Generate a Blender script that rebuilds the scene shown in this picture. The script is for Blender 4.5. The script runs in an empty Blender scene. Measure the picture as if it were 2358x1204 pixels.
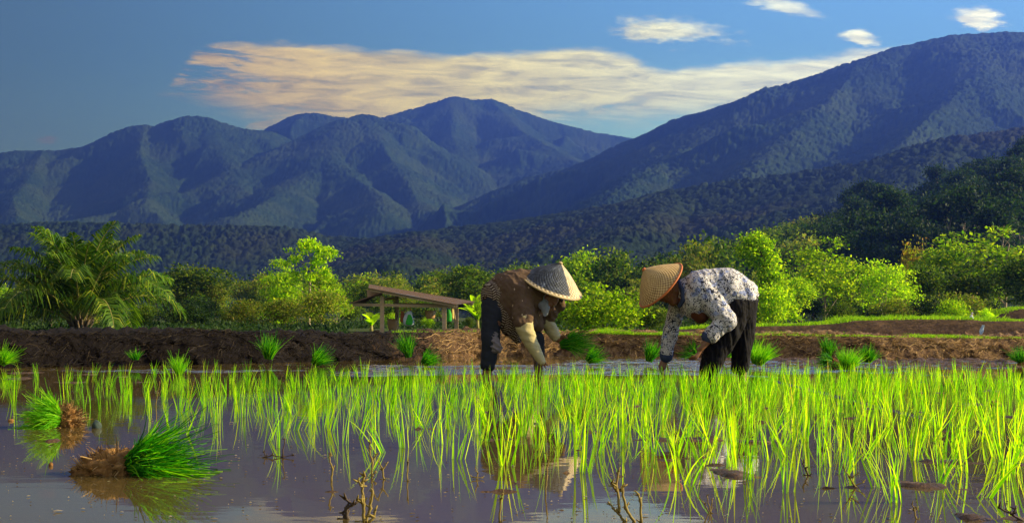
import bpy, bmesh, math, random
import numpy as np
from mathutils import Vector, Matrix, noise as mnoise
R = math.radians
random.seed(7)
# ------------------------------------------------------------------ camera, sun, sky, exposure
SC = bpy.context.scene
COL = SC.collection
CAMZ = 0.55
FPX = 3239.0            # focal length in photo pixels (photo 2358 wide)
HY = 728.0              # horizon row
cam_d = bpy.data.cameras.new("camera")
cam = bpy.data.objects.new("camera", cam_d); COL.objects.link(cam)
cam.location = (0, 0, CAMZ); cam.rotation_euler = (R(90), 0, 0)
cam_d.sensor_width = 36.0; cam_d.lens = 36.0 * FPX / 2358.0
cam_d.shift_y = (HY - 602.0) / 2358.0
cam_d.clip_start = 0.05; cam_d.clip_end = 30000
SC.camera = cam
SC.view_settings.view_transform = 'Standard'
SC.view_settings.look = 'None'
SC.view_settings.exposure = EXPO = 1.5
SC.view_settings.gamma = 1.0
SC.render.resolution_x = 1024; SC.render.resolution_y = 522
SC.render.engine = 'CYCLES'
SC.cycles.use_denoising = True
SC.cycles.max_bounces = 8
SC.cycles.transparent_max_bounces = 8
SC.cycles.sample_clamp_indirect = 4.0
SUN_AZ, SUN_EL = 89.0, 23.0     # azimuth clockwise from the view direction (+Y)
sun_d = bpy.data.lights.new("sun", 'SUN'); sun_d.energy = 5.0; sun_d.angle = R(0.5)
sun_d.color = (1.0, 0.82, 0.54)
sun = bpy.data.objects.new("sun", sun_d); COL.objects.link(sun)
sdir = Vector((math.sin(R(SUN_AZ))*math.cos(R(SUN_EL)), math.cos(R(SUN_AZ))*math.cos(R(SUN_EL)), math.sin(R(SUN_EL))))
sun.rotation_euler = sdir.to_track_quat('Z', 'Y').to_euler()
sun.location = (30, 10, 20)

def P(px, py, Y):
    """world point seen at photo pixel (px,py) at distance Y"""
    return Vector(((px-1179.0)/FPX*Y, Y, CAMZ-(py-HY)/FPX*Y))
def DY(py, z=0.0):
    """distance at which height z shows at row py"""
    return FPX*(CAMZ-z)/(py-HY)

class NT:
    """tiny node-graph writer"""
    def __init__(s, tree): s.t = tree; s.L = tree.links
    def n(s, typ, **kw):
        nd = s.t.nodes.new(typ)
        for k, v in kw.items(): setattr(nd, k, v)
        return nd
    def put(s, sock, v):
        if v is None: return
        if isinstance(v, bpy.types.NodeSocket): s.L.new(v, sock)
        else:
            try: sock.default_value = v
            except Exception: sock.default_value = (*v, 1.0) if len(v) == 3 else v[:3]
    def m(s, op, a, b=None, c=None, clamp=False):
        nd = s.n('ShaderNodeMath', operation=op); nd.use_clamp = clamp
        for i, v in enumerate((a, b, c)): s.put(nd.inputs[i], v)
        return nd.outputs[0]
    def vm(s, op, a, b=None):
        nd = s.n('ShaderNodeVectorMath', operation=op)
        for i, v in enumerate((a, b)): s.put(nd.inputs[i], v)
        return nd.outputs[0]
    def sep(s, v):
        nd = s.n('ShaderNodeSeparateXYZ'); s.put(nd.inputs[0], v); return nd.outputs
    def comb(s, x=0., y=0., z=0.):
        nd = s.n('ShaderNodeCombineXYZ')
        for i, v in enumerate((x, y, z)): s.put(nd.inputs[i], v)
        return nd.outputs[0]
    def noise(s, vec, scale, detail=4., rough=.5, dist=0., out=0):
        nd = s.n('ShaderNodeTexNoise'); s.put(nd.inputs['Vector'], vec)
        nd.inputs['Scale'].default_value = scale; nd.inputs['Detail'].default_value = detail
        nd.inputs['Roughness'].default_value = rough; nd.inputs['Distortion'].default_value = dist
        return nd.outputs[out]
    def ramp(s, f, stops, interp='LINEAR'):
        nd = s.n('ShaderNodeValToRGB'); s.put(nd.inputs[0], f); cr = nd.color_ramp; cr.interpolation = interp
        while len(cr.elements) < len(stops): cr.elements.new(0.5)
        for e, (p, c) in zip(cr.elements, stops):
            e.position = p; e.color = (*c, 1.0) if len(c) == 3 else c
        return nd.outputs[0]
    def mix(s, f, a, b, blend='MIX'):
        nd = s.n('ShaderNodeMix', data_type='RGBA', blend_type=blend)
        s.put(nd.inputs[0], f); s.put(nd.inputs[6], a); s.put(nd.inputs[7], b); return nd.outputs[2]
    def smooth(s, v, a, b, to0=0., to1=1.):
        nd = s.n('ShaderNodeMapRange', interpolation_type='SMOOTHSTEP'); s.put(nd.inputs[0], v)
        for i, x in enumerate((a, b, to0, to1)): nd.inputs[i+1].default_value = x
        return nd.outputs[0]
    def curve(s, v, pts):
        """float curve through pts (x in 0..1, y in 0..1)"""
        nd = s.n('ShaderNodeFloatCurve'); s.put(nd.inputs[1], v); c = nd.mapping.curves[0]
        while len(c.points) < len(pts): c.points.new(.5, .5)
        for p, q in zip(c.points, pts): p.location = q
        nd.mapping.update(); return nd.outputs[0]

# ---- sky: Nishita daylight with a bank of stratus cloud low over the mountains
world = bpy.data.worlds.new("World"); SC.world = world; world.use_nodes = True
W = NT(world.node_tree); world.node_tree.nodes.clear()
sky = W.n('ShaderNodeTexSky', sky_type='NISHITA', sun_disc=False)
sky.sun_elevation = R(SUN_EL); sky.sun_rotation = R(SUN_AZ)
sky.air_density = 1.0; sky.dust_density = 0.6; sky.ozone_density = 2.5
tc = W.n('ShaderNodeTexCoord').outputs['Generated']
x, y, z = W.sep(tc)
yy = W.m('MAXIMUM', y, 0.02)
u = W.m('DIVIDE', x, yy)             # tan of azimuth
v = W.m('DIVIDE', z, yy)             # tan of elevation
qx = W.m('MULTIPLY_ADD', u, FPX/1000., 1.179)      # in thousands of photo pixels
qy = W.m('MULTIPLY_ADD', v, -FPX/1000., 0.728)
front = W.m('GREATER_THAN', y, 0.05)
skyc = sky.outputs[0]
# the air is greyer and dimmer away from the sun
fade = W.smooth(qx, -0.4, 1.9, 0.0, 1.0)
tint = W.mix(fade, (0.20, 0.245, 0.205, 1), (0.50, 0.78, 1.05, 1))
skyc = W.mix(1.0, skyc, tint, 'MULTIPLY')
pale = W.m('MULTIPLY', W.smooth(v, .20, .09), W.smooth(qx, .2, 1.2, .4, 1.))
skyc = W.mix(pale, skyc, W.mix(1.0, skyc, (2.5, 2.0, 1.45, 1), 'MULTIPLY'))
warpv = W.comb(W.m('MULTIPLY', qx, 1.0), W.m('MULTIPLY', qy, 3.0), 0.0)
wn = W.noise(warpv, 2.6, 4, .6)
wn2 = W.noise(warpv, 9.0, 5, .65)
wn3 = W.noise(warpv, 24.0, 4, .6)
streakv = W.comb(W.m('MULTIPLY', qx, 1.0), W.m('ADD', W.m('MULTIPLY', qy, 9.0), W.m('MULTIPLY', qx, -0.9)), 3.0)
st = W.noise(streakv, 4.2, 8, .66, .9)
st2 = W.noise(W.comb(qx, W.m('MULTIPLY', qy, 7.0), 8.0), 6.5, 6, .6, .9)
qyw = W.m('ADD', qy, W.m('ADD', W.m('MULTIPLY_ADD', wn, 0.05, -0.025), W.m('MULTIPLY_ADD', wn2, 0.036, -0.018)))
fx = W.m('DIVIDE', qx, 2.4)
top = W.curve(fx, [(0., .34), (.12, .24), (.155, .205), (.175, .15), (.20, .105), (.26, .095), (.34, .11), (.42, .125), (.50, .12), (.58, .112), (.64, .155), (.70, .142), (.78, .128), (.86, .112), (1., .09)])
bot = W.curve(fx, [(0., .25), (.13, .205), (.16, .215), (.20, .235), (.26, .285), (.34, .31), (.44, .31), (.52, .285), (.60, .28), (.68, .275), (.78, .26), (.9, .25), (1., .24)])
dtop = W.m('SUBTRACT', qyw, top); dbot = W.m('SUBTRACT', bot, qyw)
edge = W.m('MULTIPLY', W.smooth(dtop, -0.006, 0.020), W.smooth(dbot, -0.03, 0.06))
thin = W.smooth(st, .36, .60)
hole = W.smooth(W.m('ADD', W.m('MULTIPLY', dbot, 3.2), W.m('MULTIPLY', st2, .9)), .28, .54)
tipsx = W.smooth(W.m('ADD', qx, W.m('MULTIPLY', W.m('SUBTRACT', st, .5), 1.3)), .33, .56)
band = W.m('MULTIPLY', edge, W.m('MULTIPLY', tipsx, W.m('MAXIMUM', W.m('MULTIPLY', hole, .98), W.m('MULTIPLY', thin, .85))))
def puff(cx, cy, rx, ry, slope=0., k=1.0, soft=.6):
    ex = W.m('DIVIDE', W.m('SUBTRACT', qx, cx), rx)
    ey = W.m('DIVIDE', W.m('SUBTRACT', W.m('SUBTRACT', qyw, cy), W.m('MULTIPLY', W.m('SUBTRACT', qx, cx), slope)), ry)
    d = W.m('SQRT', W.m('ADD', W.m('MULTIPLY', ex, ex), W.m('MULTIPLY', ey, ey)))
    d = W.m('ADD', d, W.m('ADD', W.m('MULTIPLY', W.m('SUBTRACT', wn2, .5), 1.5), W.m('MULTIPLY', W.m('SUBTRACT', wn3, .5), .9)))
    return W.m('MULTIPLY', W.smooth(d, 1.0, 1.0-soft), k)
puffs = [puff(1.535, .072, .165, .040, .07, .95, .75), puff(1.975, .093, .052, .024, .15, 1., .7), puff(2.255, .042, .070, .028, .0, 1.1, .7), puff(1.81, .016, .10, .022, .22, .8, .8), puff(.112, .324, .032, .012, 0, .6), puff(.62, .285, .07, .014, -.2, .6), puff(2.75, .02, .2, .03), puff(-.5, .10, .25, .04)]
mask = band
for pf in puffs: mask = W.m('MAXIMUM', mask, pf)
mask = W.m('MULTIPLY', mask, front)
warm = W.ramp(W.m('DIVIDE', qx, 2.4), [(0.05, (.36, .27, .17)), (.20, (.66, .46, .15)), (.30, (.98, .72, .20)), (.44, (1.02, .84, .34)), (.56, (1.1, 1.0, .60)), (.66, (1.15, 1.12, .92)), (.80, (1.15, 1.13, 1.05)), (1., (1.2, 1.15, 1.08))])
shade = W.m('MULTIPLY', W.smooth(st2, .34, .62, .70, 1.08), W.smooth(st, .34, .62, .84, 1.08))
shade = W.m('MULTIPLY', shade, W.smooth(dtop, 0.0, 0.05, 1.10, .98))
ccol = W.mix(1.0, warm, W.comb(shade, shade, shade), 'MULTIPLY')
ccol = W.mix(W.smooth(shade, .85, .55), ccol, W.mix(1.0, ccol, (.80, .86, 1.0, 1), 'MULTIPLY'))
CLOUD = 10.5     # brought to the sky's own units before the 0.1 strength
ccol = W.mix(1.0, ccol, (CLOUD*.56, CLOUD*.58, CLOUD*.50) + (1,), 'MULTIPLY')
final = W.mix(mask, skyc, ccol)
# unseen broken cloud added overhead and behind the camera as warm fill light
on = W.noise(tc, 2.2, 5, .6)
over = W.m('MULTIPLY', W.m('MAXIMUM', W.smooth(z, .40, .60), W.m('MULTIPLY', W.smooth(y, -.05, -.25), W.smooth(z, .02, .12))), W.smooth(on, .38, .56))
final = W.mix(W.m('MULTIPLY', over, .85), final, (3.3, 2.85, 2.25, 1))
bg = W.n('ShaderNodeBackground'); W.put(bg.inputs[0], final); bg.inputs[1].default_value = 0.10
W.L.new(bg.outputs[0], W.n('ShaderNodeOutputWorld').inputs[0])

# ------------------------------------------------------------------ helpers
def tag(o, label=None, cat=None, group=None, kind=None):
    if label: o['label'] = label
    if cat: o['category'] = cat
    if group: o['group'] = group
    if kind: o['kind'] = kind
    return o
def empty(name, loc, label=None, cat=None, group=None, rz=0.):
    o = bpy.data.objects.new(name, None); COL.objects.link(o); o.location = loc; o.rotation_euler = (0, 0, rz)
    o.empty_display_size = .1
    return tag(o, label, cat, group)
def meshobj(name, me, mat=None, parent=None):
    o = bpy.data.objects.new(name, me); COL.objects.link(o)
    if mat is not None and not me.materials: me.materials.append(mat)
    if parent is not None: o.parent = parent
    return o
def np_mesh(name, V, F, mat=None, smooth=False, attrs=None):
    """V (n,3); F (m,4) or (m,3) int"""
    V = np.asarray(V, dtype=np.float32); F = np.asarray(F, dtype=np.int32); k = F.shape[1]
    me = bpy.data.meshes.new(name)
    me.vertices.add(len(V)); me.vertices.foreach_set('co', V.ravel())
    me.loops.add(F.size); me.loops.foreach_set('vertex_index', F.ravel())
    me.polygons.add(len(F)); me.polygons.foreach_set('loop_start', np.arange(0, F.size, k, dtype=np.int32))
    me.polygons.foreach_set('loop_total', np.full(len(F), k, dtype=np.int32))
    if smooth: me.polygons.foreach_set('use_smooth', np.ones(len(F), dtype=bool))
    if attrs:
        for an, arr in attrs.items():
            a = me.attributes.new(an, 'FLOAT', 'POINT'); a.data.foreach_set('value', np.asarray(arr, dtype=np.float32))
    me.update(calc_edges=True)
    if mat is not None: me.materials.append(mat)
    return me
class MB:
    """collects python verts/faces (tris and quads)"""
    def __init__(s): s.v = []; s.f = []
    def add(s, vs, fs):
        b = len(s.v); s.v += [tuple(p) for p in vs]; s.f += [tuple(i+b for i in q) for q in fs]
    def box(s, c, d, rot=None):
        c = Vector(c); hx, hy, hz = d[0]/2, d[1]/2, d[2]/2
        vs = [Vector((i*hx, j*hy, k*hz)) for i in (-1, 1) for j in (-1, 1) for k in (-1, 1)]
        if rot is not None: vs = [rot @ q for q in vs]
        s.add([c+q for q in vs], [(0, 1, 3, 2), (4, 6, 7, 5), (0, 4, 5, 1), (2, 3, 7, 6), (0, 2, 6, 4), (1, 5, 7, 3)])
    def bar(s, a, b, w, h):
        a, b = Vector(a), Vector(b); d = b-a; q = d.to_track_quat('X', 'Z').to_matrix()
        s.box((a+b)/2, (d.length, w, h), q)
    def tube(s, pts, rad, n=7, caps=True):
        pts = [Vector(p) for p in pts]; m = len(pts)
        rad = [rad]*m if isinstance(rad, (int, float)) else rad
        vs = []; ref = Vector((0, 0, 1)); 
        t0 = (pts[-1]-pts[0]).normalized()
        if abs(t0.z) > .8: ref = Vector((0, 1, 0))
        for i, p in enumerate(pts):
            t = (pts[min(i+1, m-1)]-pts[max(i-1, 0)]).normalized()
            a = t.cross(ref); a = a.normalized() if a.length > 1e-6 else Vector((1, 0, 0)); b = t.cross(a)
            for k in range(n):
                an = 2*math.pi*k/n; vs.append(p+(a*math.cos(an)+b*math.sin(an))*rad[i])
        fs = [(i*n+k, i*n+(k+1) % n, (i+1)*n+(k+1) % n, (i+1)*n+k) for i in range(m-1) for k in range(n)]
        if caps: fs += [tuple(range(n-1, -1, -1)), tuple((m-1)*n+k for k in range(n))]
        s.add(vs, fs)
    def ell(s, c, r, rot=None, nu=14, nv=9):
        c = Vector(c); r = (r, r, r) if isinstance(r, (int, float)) else r
        vs = []; 
        for j in range(1, nv):
            th = math.pi*j/nv
            for i in range(nu):
                ph = 2*math.pi*i/nu; q = Vector((r[0]*math.sin(th)*math.cos(ph), r[1]*math.sin(th)*math.sin(ph), r[2]*math.cos(th)))
                vs.append(q)
        tp, bt = Vector((0, 0, r[2])), Vector((0, 0, -r[2])); vs += [tp, bt]
        if rot is not None: vs = [rot @ q for q in vs]
        fs = [(j*nu+i, (j+1)*nu+i, (j+1)*nu+(i+1) % nu, j*nu+(i+1) % nu) for j in range(nv-2) for i in range(nu)]
        T, B = len(vs)-2, len(vs)-1
        fs += [(T, i, (i+1) % nu) for i in range(nu)] + [(B, (nv-2)*nu+(i+1) % nu, (nv-2)*nu+i) for i in range(nu)]
        s.add([c+q for q in vs], fs)
    def loft(s, secs, n=18):
        """secs: (centre, axis_a (Vector incl. radius), axis_b); closed tube with caps"""
        vs = []
        for c, a, b in secs:
            c = Vector(c)
            for k in range(n):
                an = 2*math.pi*k/n; vs.append(c+a*math.cos(an)+b*math.sin(an))
        m = len(secs)
        fs = [(i*n+k, i*n+(k+1) % n, (i+1)*n+(k+1) % n, (i+1)*n+k) for i in range(m-1) for k in range(n)]
        fs += [tuple(range(n-1, -1, -1)), tuple((m-1)*n+k for k in range(n))]
        s.add(vs, fs)
    def mesh(s, name, smooth=False):
        me = bpy.data.meshes.new(name); me.from_pydata([tuple(p) for p in s.v], [], s.f)
        if smooth: me.polygons.foreach_set('use_smooth', [True]*len(me.polygons))
        me.update(); return me
    def build(s, name, mat, parent=None, smooth=False, loc=None):
        """world-space verts; parented parts are shifted into the parent's frame (parents here have no rotation)"""
        me = s.mesh(name, smooth)
        if parent is not None:
            off = Vector(parent.location); pp = parent.parent
            while pp is not None: off += Vector(pp.location); pp = pp.parent
            me.transform(Matrix.Translation(-off))
        return meshobj(name, me, mat, parent)

# numpy lattice noise -------------------------------------------------
def _h(ix, iy, seed):
    a = (ix.astype(np.int64)*374761393 + iy.astype(np.int64)*668265263 + seed*982451653) & 0xFFFFFFFF
    a = ((a ^ (a >> 13))*1274126177) & 0xFFFFFFFF
    a = (a ^ (a >> 16)) & 0xFFFFFF
    return a/float(0xFFFFFF)
def vnoise(x, y, seed=0):
    ix = np.floor(x); iy = np.floor(y); fx = x-ix; fy = y-iy
    fx = fx*fx*(3-2*fx); fy = fy*fy*(3-2*fy)
    a = _h(ix, iy, seed); b = _h(ix+1, iy, seed); c = _h(ix, iy+1, seed); d = _h(ix+1, iy+1, seed)
    return (a*(1-fx)+b*fx)*(1-fy)+(c*(1-fx)+d*fx)*fy
def fbm(x, y, seed=0, octs=5, gain=.5, ridged=False):
    s = 0; amp = 1.; tot = 0
    for o in range(octs):
        n = vnoise(x, y, seed+o*17)
        if ridged: n = 1-abs(2*n-1)
        s = s+n*amp; tot += amp; amp *= gain; x = x*2.03+11.3; y = y*2.03+5.7
    return s/tot
def crowns(x, y, cell, rmin, rmax, seed=0, tall=1.0):
    """height of a closed canopy of domed crowns, and a per-crown random value"""
    ix = np.floor(x/cell); iy = np.floor(y/cell)
    best = np.full(x.shape, -1e9); rv = np.zeros(x.shape)
    for di in (-1, 0, 1):
        for dj in (-1, 0, 1):
            cx, cy = ix+di, iy+dj
            px_ = (cx+_h(cx, cy, seed+1))*cell; py_ = (cy+_h(cx, cy, seed+2))*cell
            r = rmin+(rmax-rmin)*_h(cx, cy, seed+3)**1.5
            lift = _h(cx, cy, seed+4)*rmax*.55
            d2 = (x-px_)**2+(y-py_)**2
            h = np.sqrt(np.maximum(r*r-d2, 0))*tall+np.where(d2 < r*r, lift, -1e9)
            m = h > best; best = np.where(m, h, best); rv = np.where(m, _h(cx, cy, seed+5), rv)
    return np.maximum(best, 0), rv
# ------------------------------------------------------------------ materials
def newmat(name):
    m = bpy.data.materials.new(name); m.use_nodes = True; m.node_tree.nodes.clear()
    g = NT(m.node_tree); g.out = g.n('ShaderNodeOutputMaterial'); return m, g
def pbsdf(g, color, rough=.8, spec=.3, bump=None, bstr=.3, bdist=.02, **kw):
    b = g.n('ShaderNodeBsdfPrincipled'); g.put(b.inputs['Base Color'], color); g.put(b.inputs['Roughness'], rough)
    g.put(b.inputs['Specular IOR Level'], spec)
    for k, v in kw.items(): g.put(b.inputs[k.replace('_', ' ')], v)
    if bump is not None:
        bn = g.n('ShaderNodeBump'); g.put(bn.inputs['Height'], bump); g.put(bn.inputs['Strength'], bstr); g.put(bn.inputs['Distance'], bdist)
        g.L.new(bn.outputs[0], b.inputs['Normal'])
    return b
def finish(g, sh): g.L.new(sh.outputs[0], g.out.inputs[0])
def leafmat(name, cols, trans=.5, tcol=None, obj_var=.25, rough=.6, spec=.10, use_attr=None):
    """leaves: random colour per leaf, part of the light passing through"""
    m, g = newmat(name)
    geo = g.n('ShaderNodeNewGeometry'); oi = g.n('ShaderNodeObjectInfo')
    r = geo.outputs['Random Per Island']
    if use_attr:
        at = g.n('ShaderNodeAttribute'); at.attribute_name = use_attr; r = at.outputs['Fac']
    n = len(cols); col = g.ramp(r, [(i/(n-1), c) for i, c in enumerate(cols)])
    hv = g.m('MULTIPLY_ADD', oi.outputs['Random'], obj_var*2, 1-obj_var)
    col = g.mix(1.0, col, g.comb(hv, hv, hv), 'MULTIPLY')
    b = pbsdf(g, col, rough, spec)
    t = g.n('ShaderNodeBsdfTranslucent')
    g.put(t.inputs[0], g.mix(1.0, col, tcol or (1.5, 1.7, .5, 1), 'MULTIPLY'))
    mx = g.n('ShaderNodeMixShader'); mx.inputs[0].default_value = trans
    g.L.new(b.outputs[0], mx.inputs[1]); g.L.new(t.outputs[0], mx.inputs[2])
    g.L.new(mx.outputs[0], g.out.inputs[0]); return m
def simple(name, color, rough=.8, spec=.3, nscale=8., var=.3, bstr=.3, bdist=.01, coords='Object', stretch=(1, 1, 1)):
    m, g = newmat(name); tcn = g.n('ShaderNodeTexCoord').outputs[coords]
    v = g.vm('MULTIPLY', tcn, stretch)
    n = g.noise(v, nscale, 5, .6)
    c = g.mix(n, tuple(x*(1-var) for x in color), tuple(min(1, x*(1+var)) for x in color))
    finish(g, pbsdf(g, c, rough, spec, n, bstr, bdist)); return m

def hillmat(name, dark, mid, light, cellm, warm=(.10, .085, .03)):
    m, g = newmat(name); pos = g.n('ShaderNodeNewGeometry').outputs['Position']
    at = g.n('ShaderNodeAttribute'); at.attribute_name = 'crown'
    big = g.noise(pos, .006, 3, .5); fine = g.noise(pos, 1.1/cellm*8, 4, .7)
    r = g.m('ADD', g.m('MULTIPLY', at.outputs['Fac'], .75), g.m('MULTIPLY', fine, .35))
    c = g.ramp(r, [(.1, dark), (.5, mid), (.85, light), (1., warm)])
    c = g.mix(g.smooth(big, .45, .65, 0, .5), c, warm)
    finish(g, pbsdf(g, c, .95, .05, fine, .5, cellm*.15)); return m
M = {}
M['forest_far'] = hillmat('forest_far', (.007, .019, .008), (.015, .034, .011), (.030, .056, .016), 14, (.038, .058, .018))
M['forest_mid'] = hillmat('forest_mid', (.007, .016, .007), (.012, .024, .009), (.022, .036, .012), 9, (.030, .030, .014))

# ------------------------------------------------------------------ mountains
def heightfield(name, mat, pxs, Ds, crests, base, cell, rr, seed, erode=60., slope_n=.35, kind='structure', foot=-8., soft=18., warpa=60.):
    PX, D = np.meshgrid(pxs, Ds); X = (PX-1179.)/FPX*D; Yv = D
    wx = X+(fbm(X/420, Yv/420, seed+50, 4)-.5)*2*warpa; wy = Yv+(fbm(X/420+40, Yv/420, seed+60, 4)-.5)*2*warpa
    Z = np.full(X.shape, -1e3)
    for slope, pts in crests:
        pts = [P(*q) for q in pts]
        for a, b in zip(pts[:-1], pts[1:]):
            dx, dy = b.x-a.x, b.y-a.y; L2 = dx*dx+dy*dy+1e-6
            def seg(xx, yy):
                t = np.clip(((xx-a.x)*dx+(yy-a.y)*dy)/L2, 0, 1)
                d = np.hypot(xx-(a.x+t*dx), yy-(a.y+t*dy)); return t, d
            t0, d0 = seg(X, Yv); t1, d1 = seg(wx, wy)
            k = np.clip(d0/150., 0, 1); d = d0*(1-k)+d1*k
            zc = a.z+(b.z-a.z)*t0
            hh = zc-slope*(np.sqrt(d*d+soft*soft)-soft)
            Z = np.maximum(Z, hh)
            if 'near' not in locals(): near = d0.copy()
            else: near = np.minimum(near, d0)
    rid = fbm(X/260, Yv/260, seed, 5, .5, True)
    k = np.clip(near/260., 0, 1)*np.clip(Z/120., 0, 1)
    Z = Z-(1-rid)*erode*k*2.4+erode*.6*k
    base_n = (fbm(X/300, Yv/300, seed+9, 4)-.5)*base*1.2
    Z = np.maximum(Z, base_n+foot*0)
    ch, rv = crowns(X, Yv, cell, rr[0], rr[1], seed+3, .55)
    ch2, _ = crowns(X+31, Yv+17, cell*.45, rr[0]*.35, rr[1]*.42, seed+8)
    grow = np.clip((Z+8)/16., 0.0, 1.)*(.8 if Ds[0] > 1000 else 1.)
    patch = .35+1.3*np.clip(fbm(X/90, Yv/90, seed+70, 4)-.2, 0, 1); rv = rv*.6+.4*fbm(X/60, Yv/60, seed+71, 3)
    Z = Z+((ch+ch2*.6)*patch-rr[1]*.6)*grow
    nR, nC = X.shape
    V = np.stack([X, Yv, Z], -1).reshape(-1, 3)
    i = np.arange(nR*nC).reshape(nR, nC)
    F = np.stack([i[:-1, :-1], i[:-1, 1:], i[1:, 1:], i[1:, :-1]], -1).reshape(-1, 4)
    me = np_mesh(name, V, F, mat, True, {'crown': rv.ravel()})
    o = meshobj(name, me); o['kind'] = kind; return o, (X, Yv, Z)

farcrests = [
 (.55, [(430, 320, 5000), (560, 296, 4700), (620, 306, 4200), (655, 280, 4200), (690, 262, 4200), (725, 259, 4200), (775, 269, 4200), (835, 275, 4200), (900, 270, 4200), (950, 250, 4200), (1000, 236, 4200), (1045, 222, 4200), (1090, 231, 4200), (1130, 229, 4200), (1200, 255, 4200), (1290, 284, 4200), (1380, 306, 4200), (1460, 318, 4200), (1600, 330, 4200), (2100, 350, 4300)]),
 (.45, [(1130, 229, 4200), (1200, 300, 3900), (1260, 335, 3600), (1380, 400, 3200), (1460, 470, 2900)]),
 (.45, [(1045, 222, 4200), (1040, 310, 3850), (1080, 390, 3500), (1090, 470, 3100)]),
 (.50, [(-900, 470, 3500), (-450, 400, 3600), (-200, 370, 3600), (0, 350, 3600), (40, 345, 3600), (130, 345, 3600), (200, 335, 3600), (250, 318, 3600), (310, 291, 3600), (335, 287, 3600), (362, 297, 3600), (400, 277, 3600), (440, 268, 3600), (470, 270, 3600), (510, 284, 3600), (560, 298, 3600), (620, 303, 3650), (700, 350, 3700)]),
 (.5, [(335, 287, 3600), (320, 350, 3350), (350, 420, 3000), (330, 480, 2750)]),
 (.5, [(470, 270, 3600), (500, 330, 3400), (540, 390, 3150), (560, 440, 2950)]),
 (.5, [(100, 345, 3600), (60, 420, 3250), (30, 455, 3000), (40, 500, 2700)]),
 (.5, [(-200, 370, 3600), (-160, 450, 3100), (-120, 500, 2700)]),
 (.50, [(835, 262, 3500), (790, 275, 3450), (720, 305, 3400), (640, 345, 3300), (540, 395, 3150), (440, 440, 3000), (330, 478, 2850), (200, 500, 2700), (0, 520, 2550), (-400, 540, 2400)]),
 (.55, [(835, 262, 3500), (805, 320, 3300), (755, 355, 3150), (720, 395, 3000), (660, 430, 2850), (600, 470, 2650), (540, 500, 2450)]),
 (.6, [(755, 355, 3150), (820, 410, 2900), (880, 450, 2700), (880, 490, 2450)]),
 (.6, [(835, 262, 3500), (870, 320, 3250), (905, 370, 3050), (940, 420, 2850), (960, 460, 2700), (1010, 495, 2500), (1060, 530, 2300)]),
]
heightfield('mountains', M['forest_far'], np.arange(-500, 1900, 2.4), np.arange(2150, 4800, 7.5), farcrests, 8, 6.5, (2.0, 5.6), 5, 95., soft=25.)
rightcrests = [
 (.48, [(850, 560, 2600), (1000, 507, 2600), (1100, 467, 2600), (1160, 432, 2600), (1220, 407, 2600), (1330, 381, 2600), (1400, 352, 2500), (1460, 320, 2500), (1560, 273, 2450), (1680, 238, 2400), (1800, 198, 2350), (1900, 167, 2300), (2000, 133, 2300), (2080, 105, 2300), (2200, 79, 2300), (2300, 74, 2300), (2420, 74, 2300), (2700, 60, 2300), (3100, 100, 2300)]),
 (.42, [(1680, 238, 2400), (1600, 330, 2100), (1480, 400, 1800), (1400, 460, 1600)]),
 (.42, [(2000, 133, 2300), (1900, 240, 2000), (1800, 330, 1750), (1720, 400, 1550)]),
 (.42, [(2300, 74, 2300), (2250, 180, 2000), (2150, 260, 1750), (2080, 330, 1550)]),
 (.42, [(2700, 60, 2300), (2600, 180, 1900), (2450, 290, 1600)]),
]
heightfield('mountain_slope', M['forest_far'], np.arange(830, 3000, 2.3), np.arange(1350, 2620, 5.0), rightcrests, 6, 6.2, (1.9, 5.4), 21, 75., soft=14.)
hillcrests = [
 (.30, [(-700, 500, 1500), (-200, 512, 1500), (0, 518, 1500), (120, 512, 1450), (300, 516, 1400), (450, 520, 1400), (640, 520, 1400), (760, 545, 1400), (870, 548, 1350), (900, 540, 1300), (1000, 528, 1250), (1200, 500, 1200), (1330, 480, 1180), (1450, 462, 1150), (1560, 432, 1130), (1700, 412, 1120), (1850, 395, 1100), (2000, 378, 1080), (2110, 352, 1050), (2220, 312, 1050), (2358, 292, 1050), (2600, 260, 1050), (3000, 240, 1050)]),
 (.28, [(2220, 312, 1050), (2050, 430, 850), (1900, 510, 700)]),
 (.28, [(1560, 432, 1130), (1480, 520, 900), (1400, 570, 700)]),
 (.28, [(2600, 260, 1050), (2500, 400, 800), (2400, 480, 650)]),
 (.28, [(1000, 528, 1250), (950, 585, 950), (900, 610, 750)]),
]
hill_o, HF = heightfield('hills', M['forest_mid'], np.arange(-500, 2900, 2.6), np.arange(520, 1560, 3.2), hillcrests, 4, 5.2, (1.5, 4.8), 33, 16., soft=10., warpa=25.)

# ------------------------------------------------------------------ haze: one closed box of faintly blue air
def haze_box():
    m, g = newmat('haze')
    v = g.n('ShaderNodeVolumePrincipled')
    v.inputs['Color'].default_value = HAZE_COL; v.inputs['Absorption Color'].default_value = (.2, .2, .2, 1)
    v.inputs['Density'].default_value = HAZE_DEN; v.inputs['Anisotropy'].default_value = 0.72
    g.L.new(v.outputs[0], g.out.inputs['Volume'])
    b = MB(); b.box((0, 2900, 380), (12000, 6400, 784))
    o = b.build('haze', m); o['kind'] = 'stuff'; o['label'] = 'blue haze in the valley air between the field and the mountains'
HAZE_COL = (.09, .19, 1.0, 1); HAZE_DEN = 3.6e-4
haze_box()
# ------------------------------------------------------------------ ground sheet
M['ground'] = simple('ground', (.05, .07, .02), 1., .05, .3, .5)
g_ = MB(); g_.add([(-9000, -60, -.06), (9000, -60, -.06), (9000, 9000, -.06), (-9000, 9000, -.06)], [(0, 1, 2, 3)])
o = g_.build('ground', M['ground']); o['kind'] = 'structure'
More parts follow.
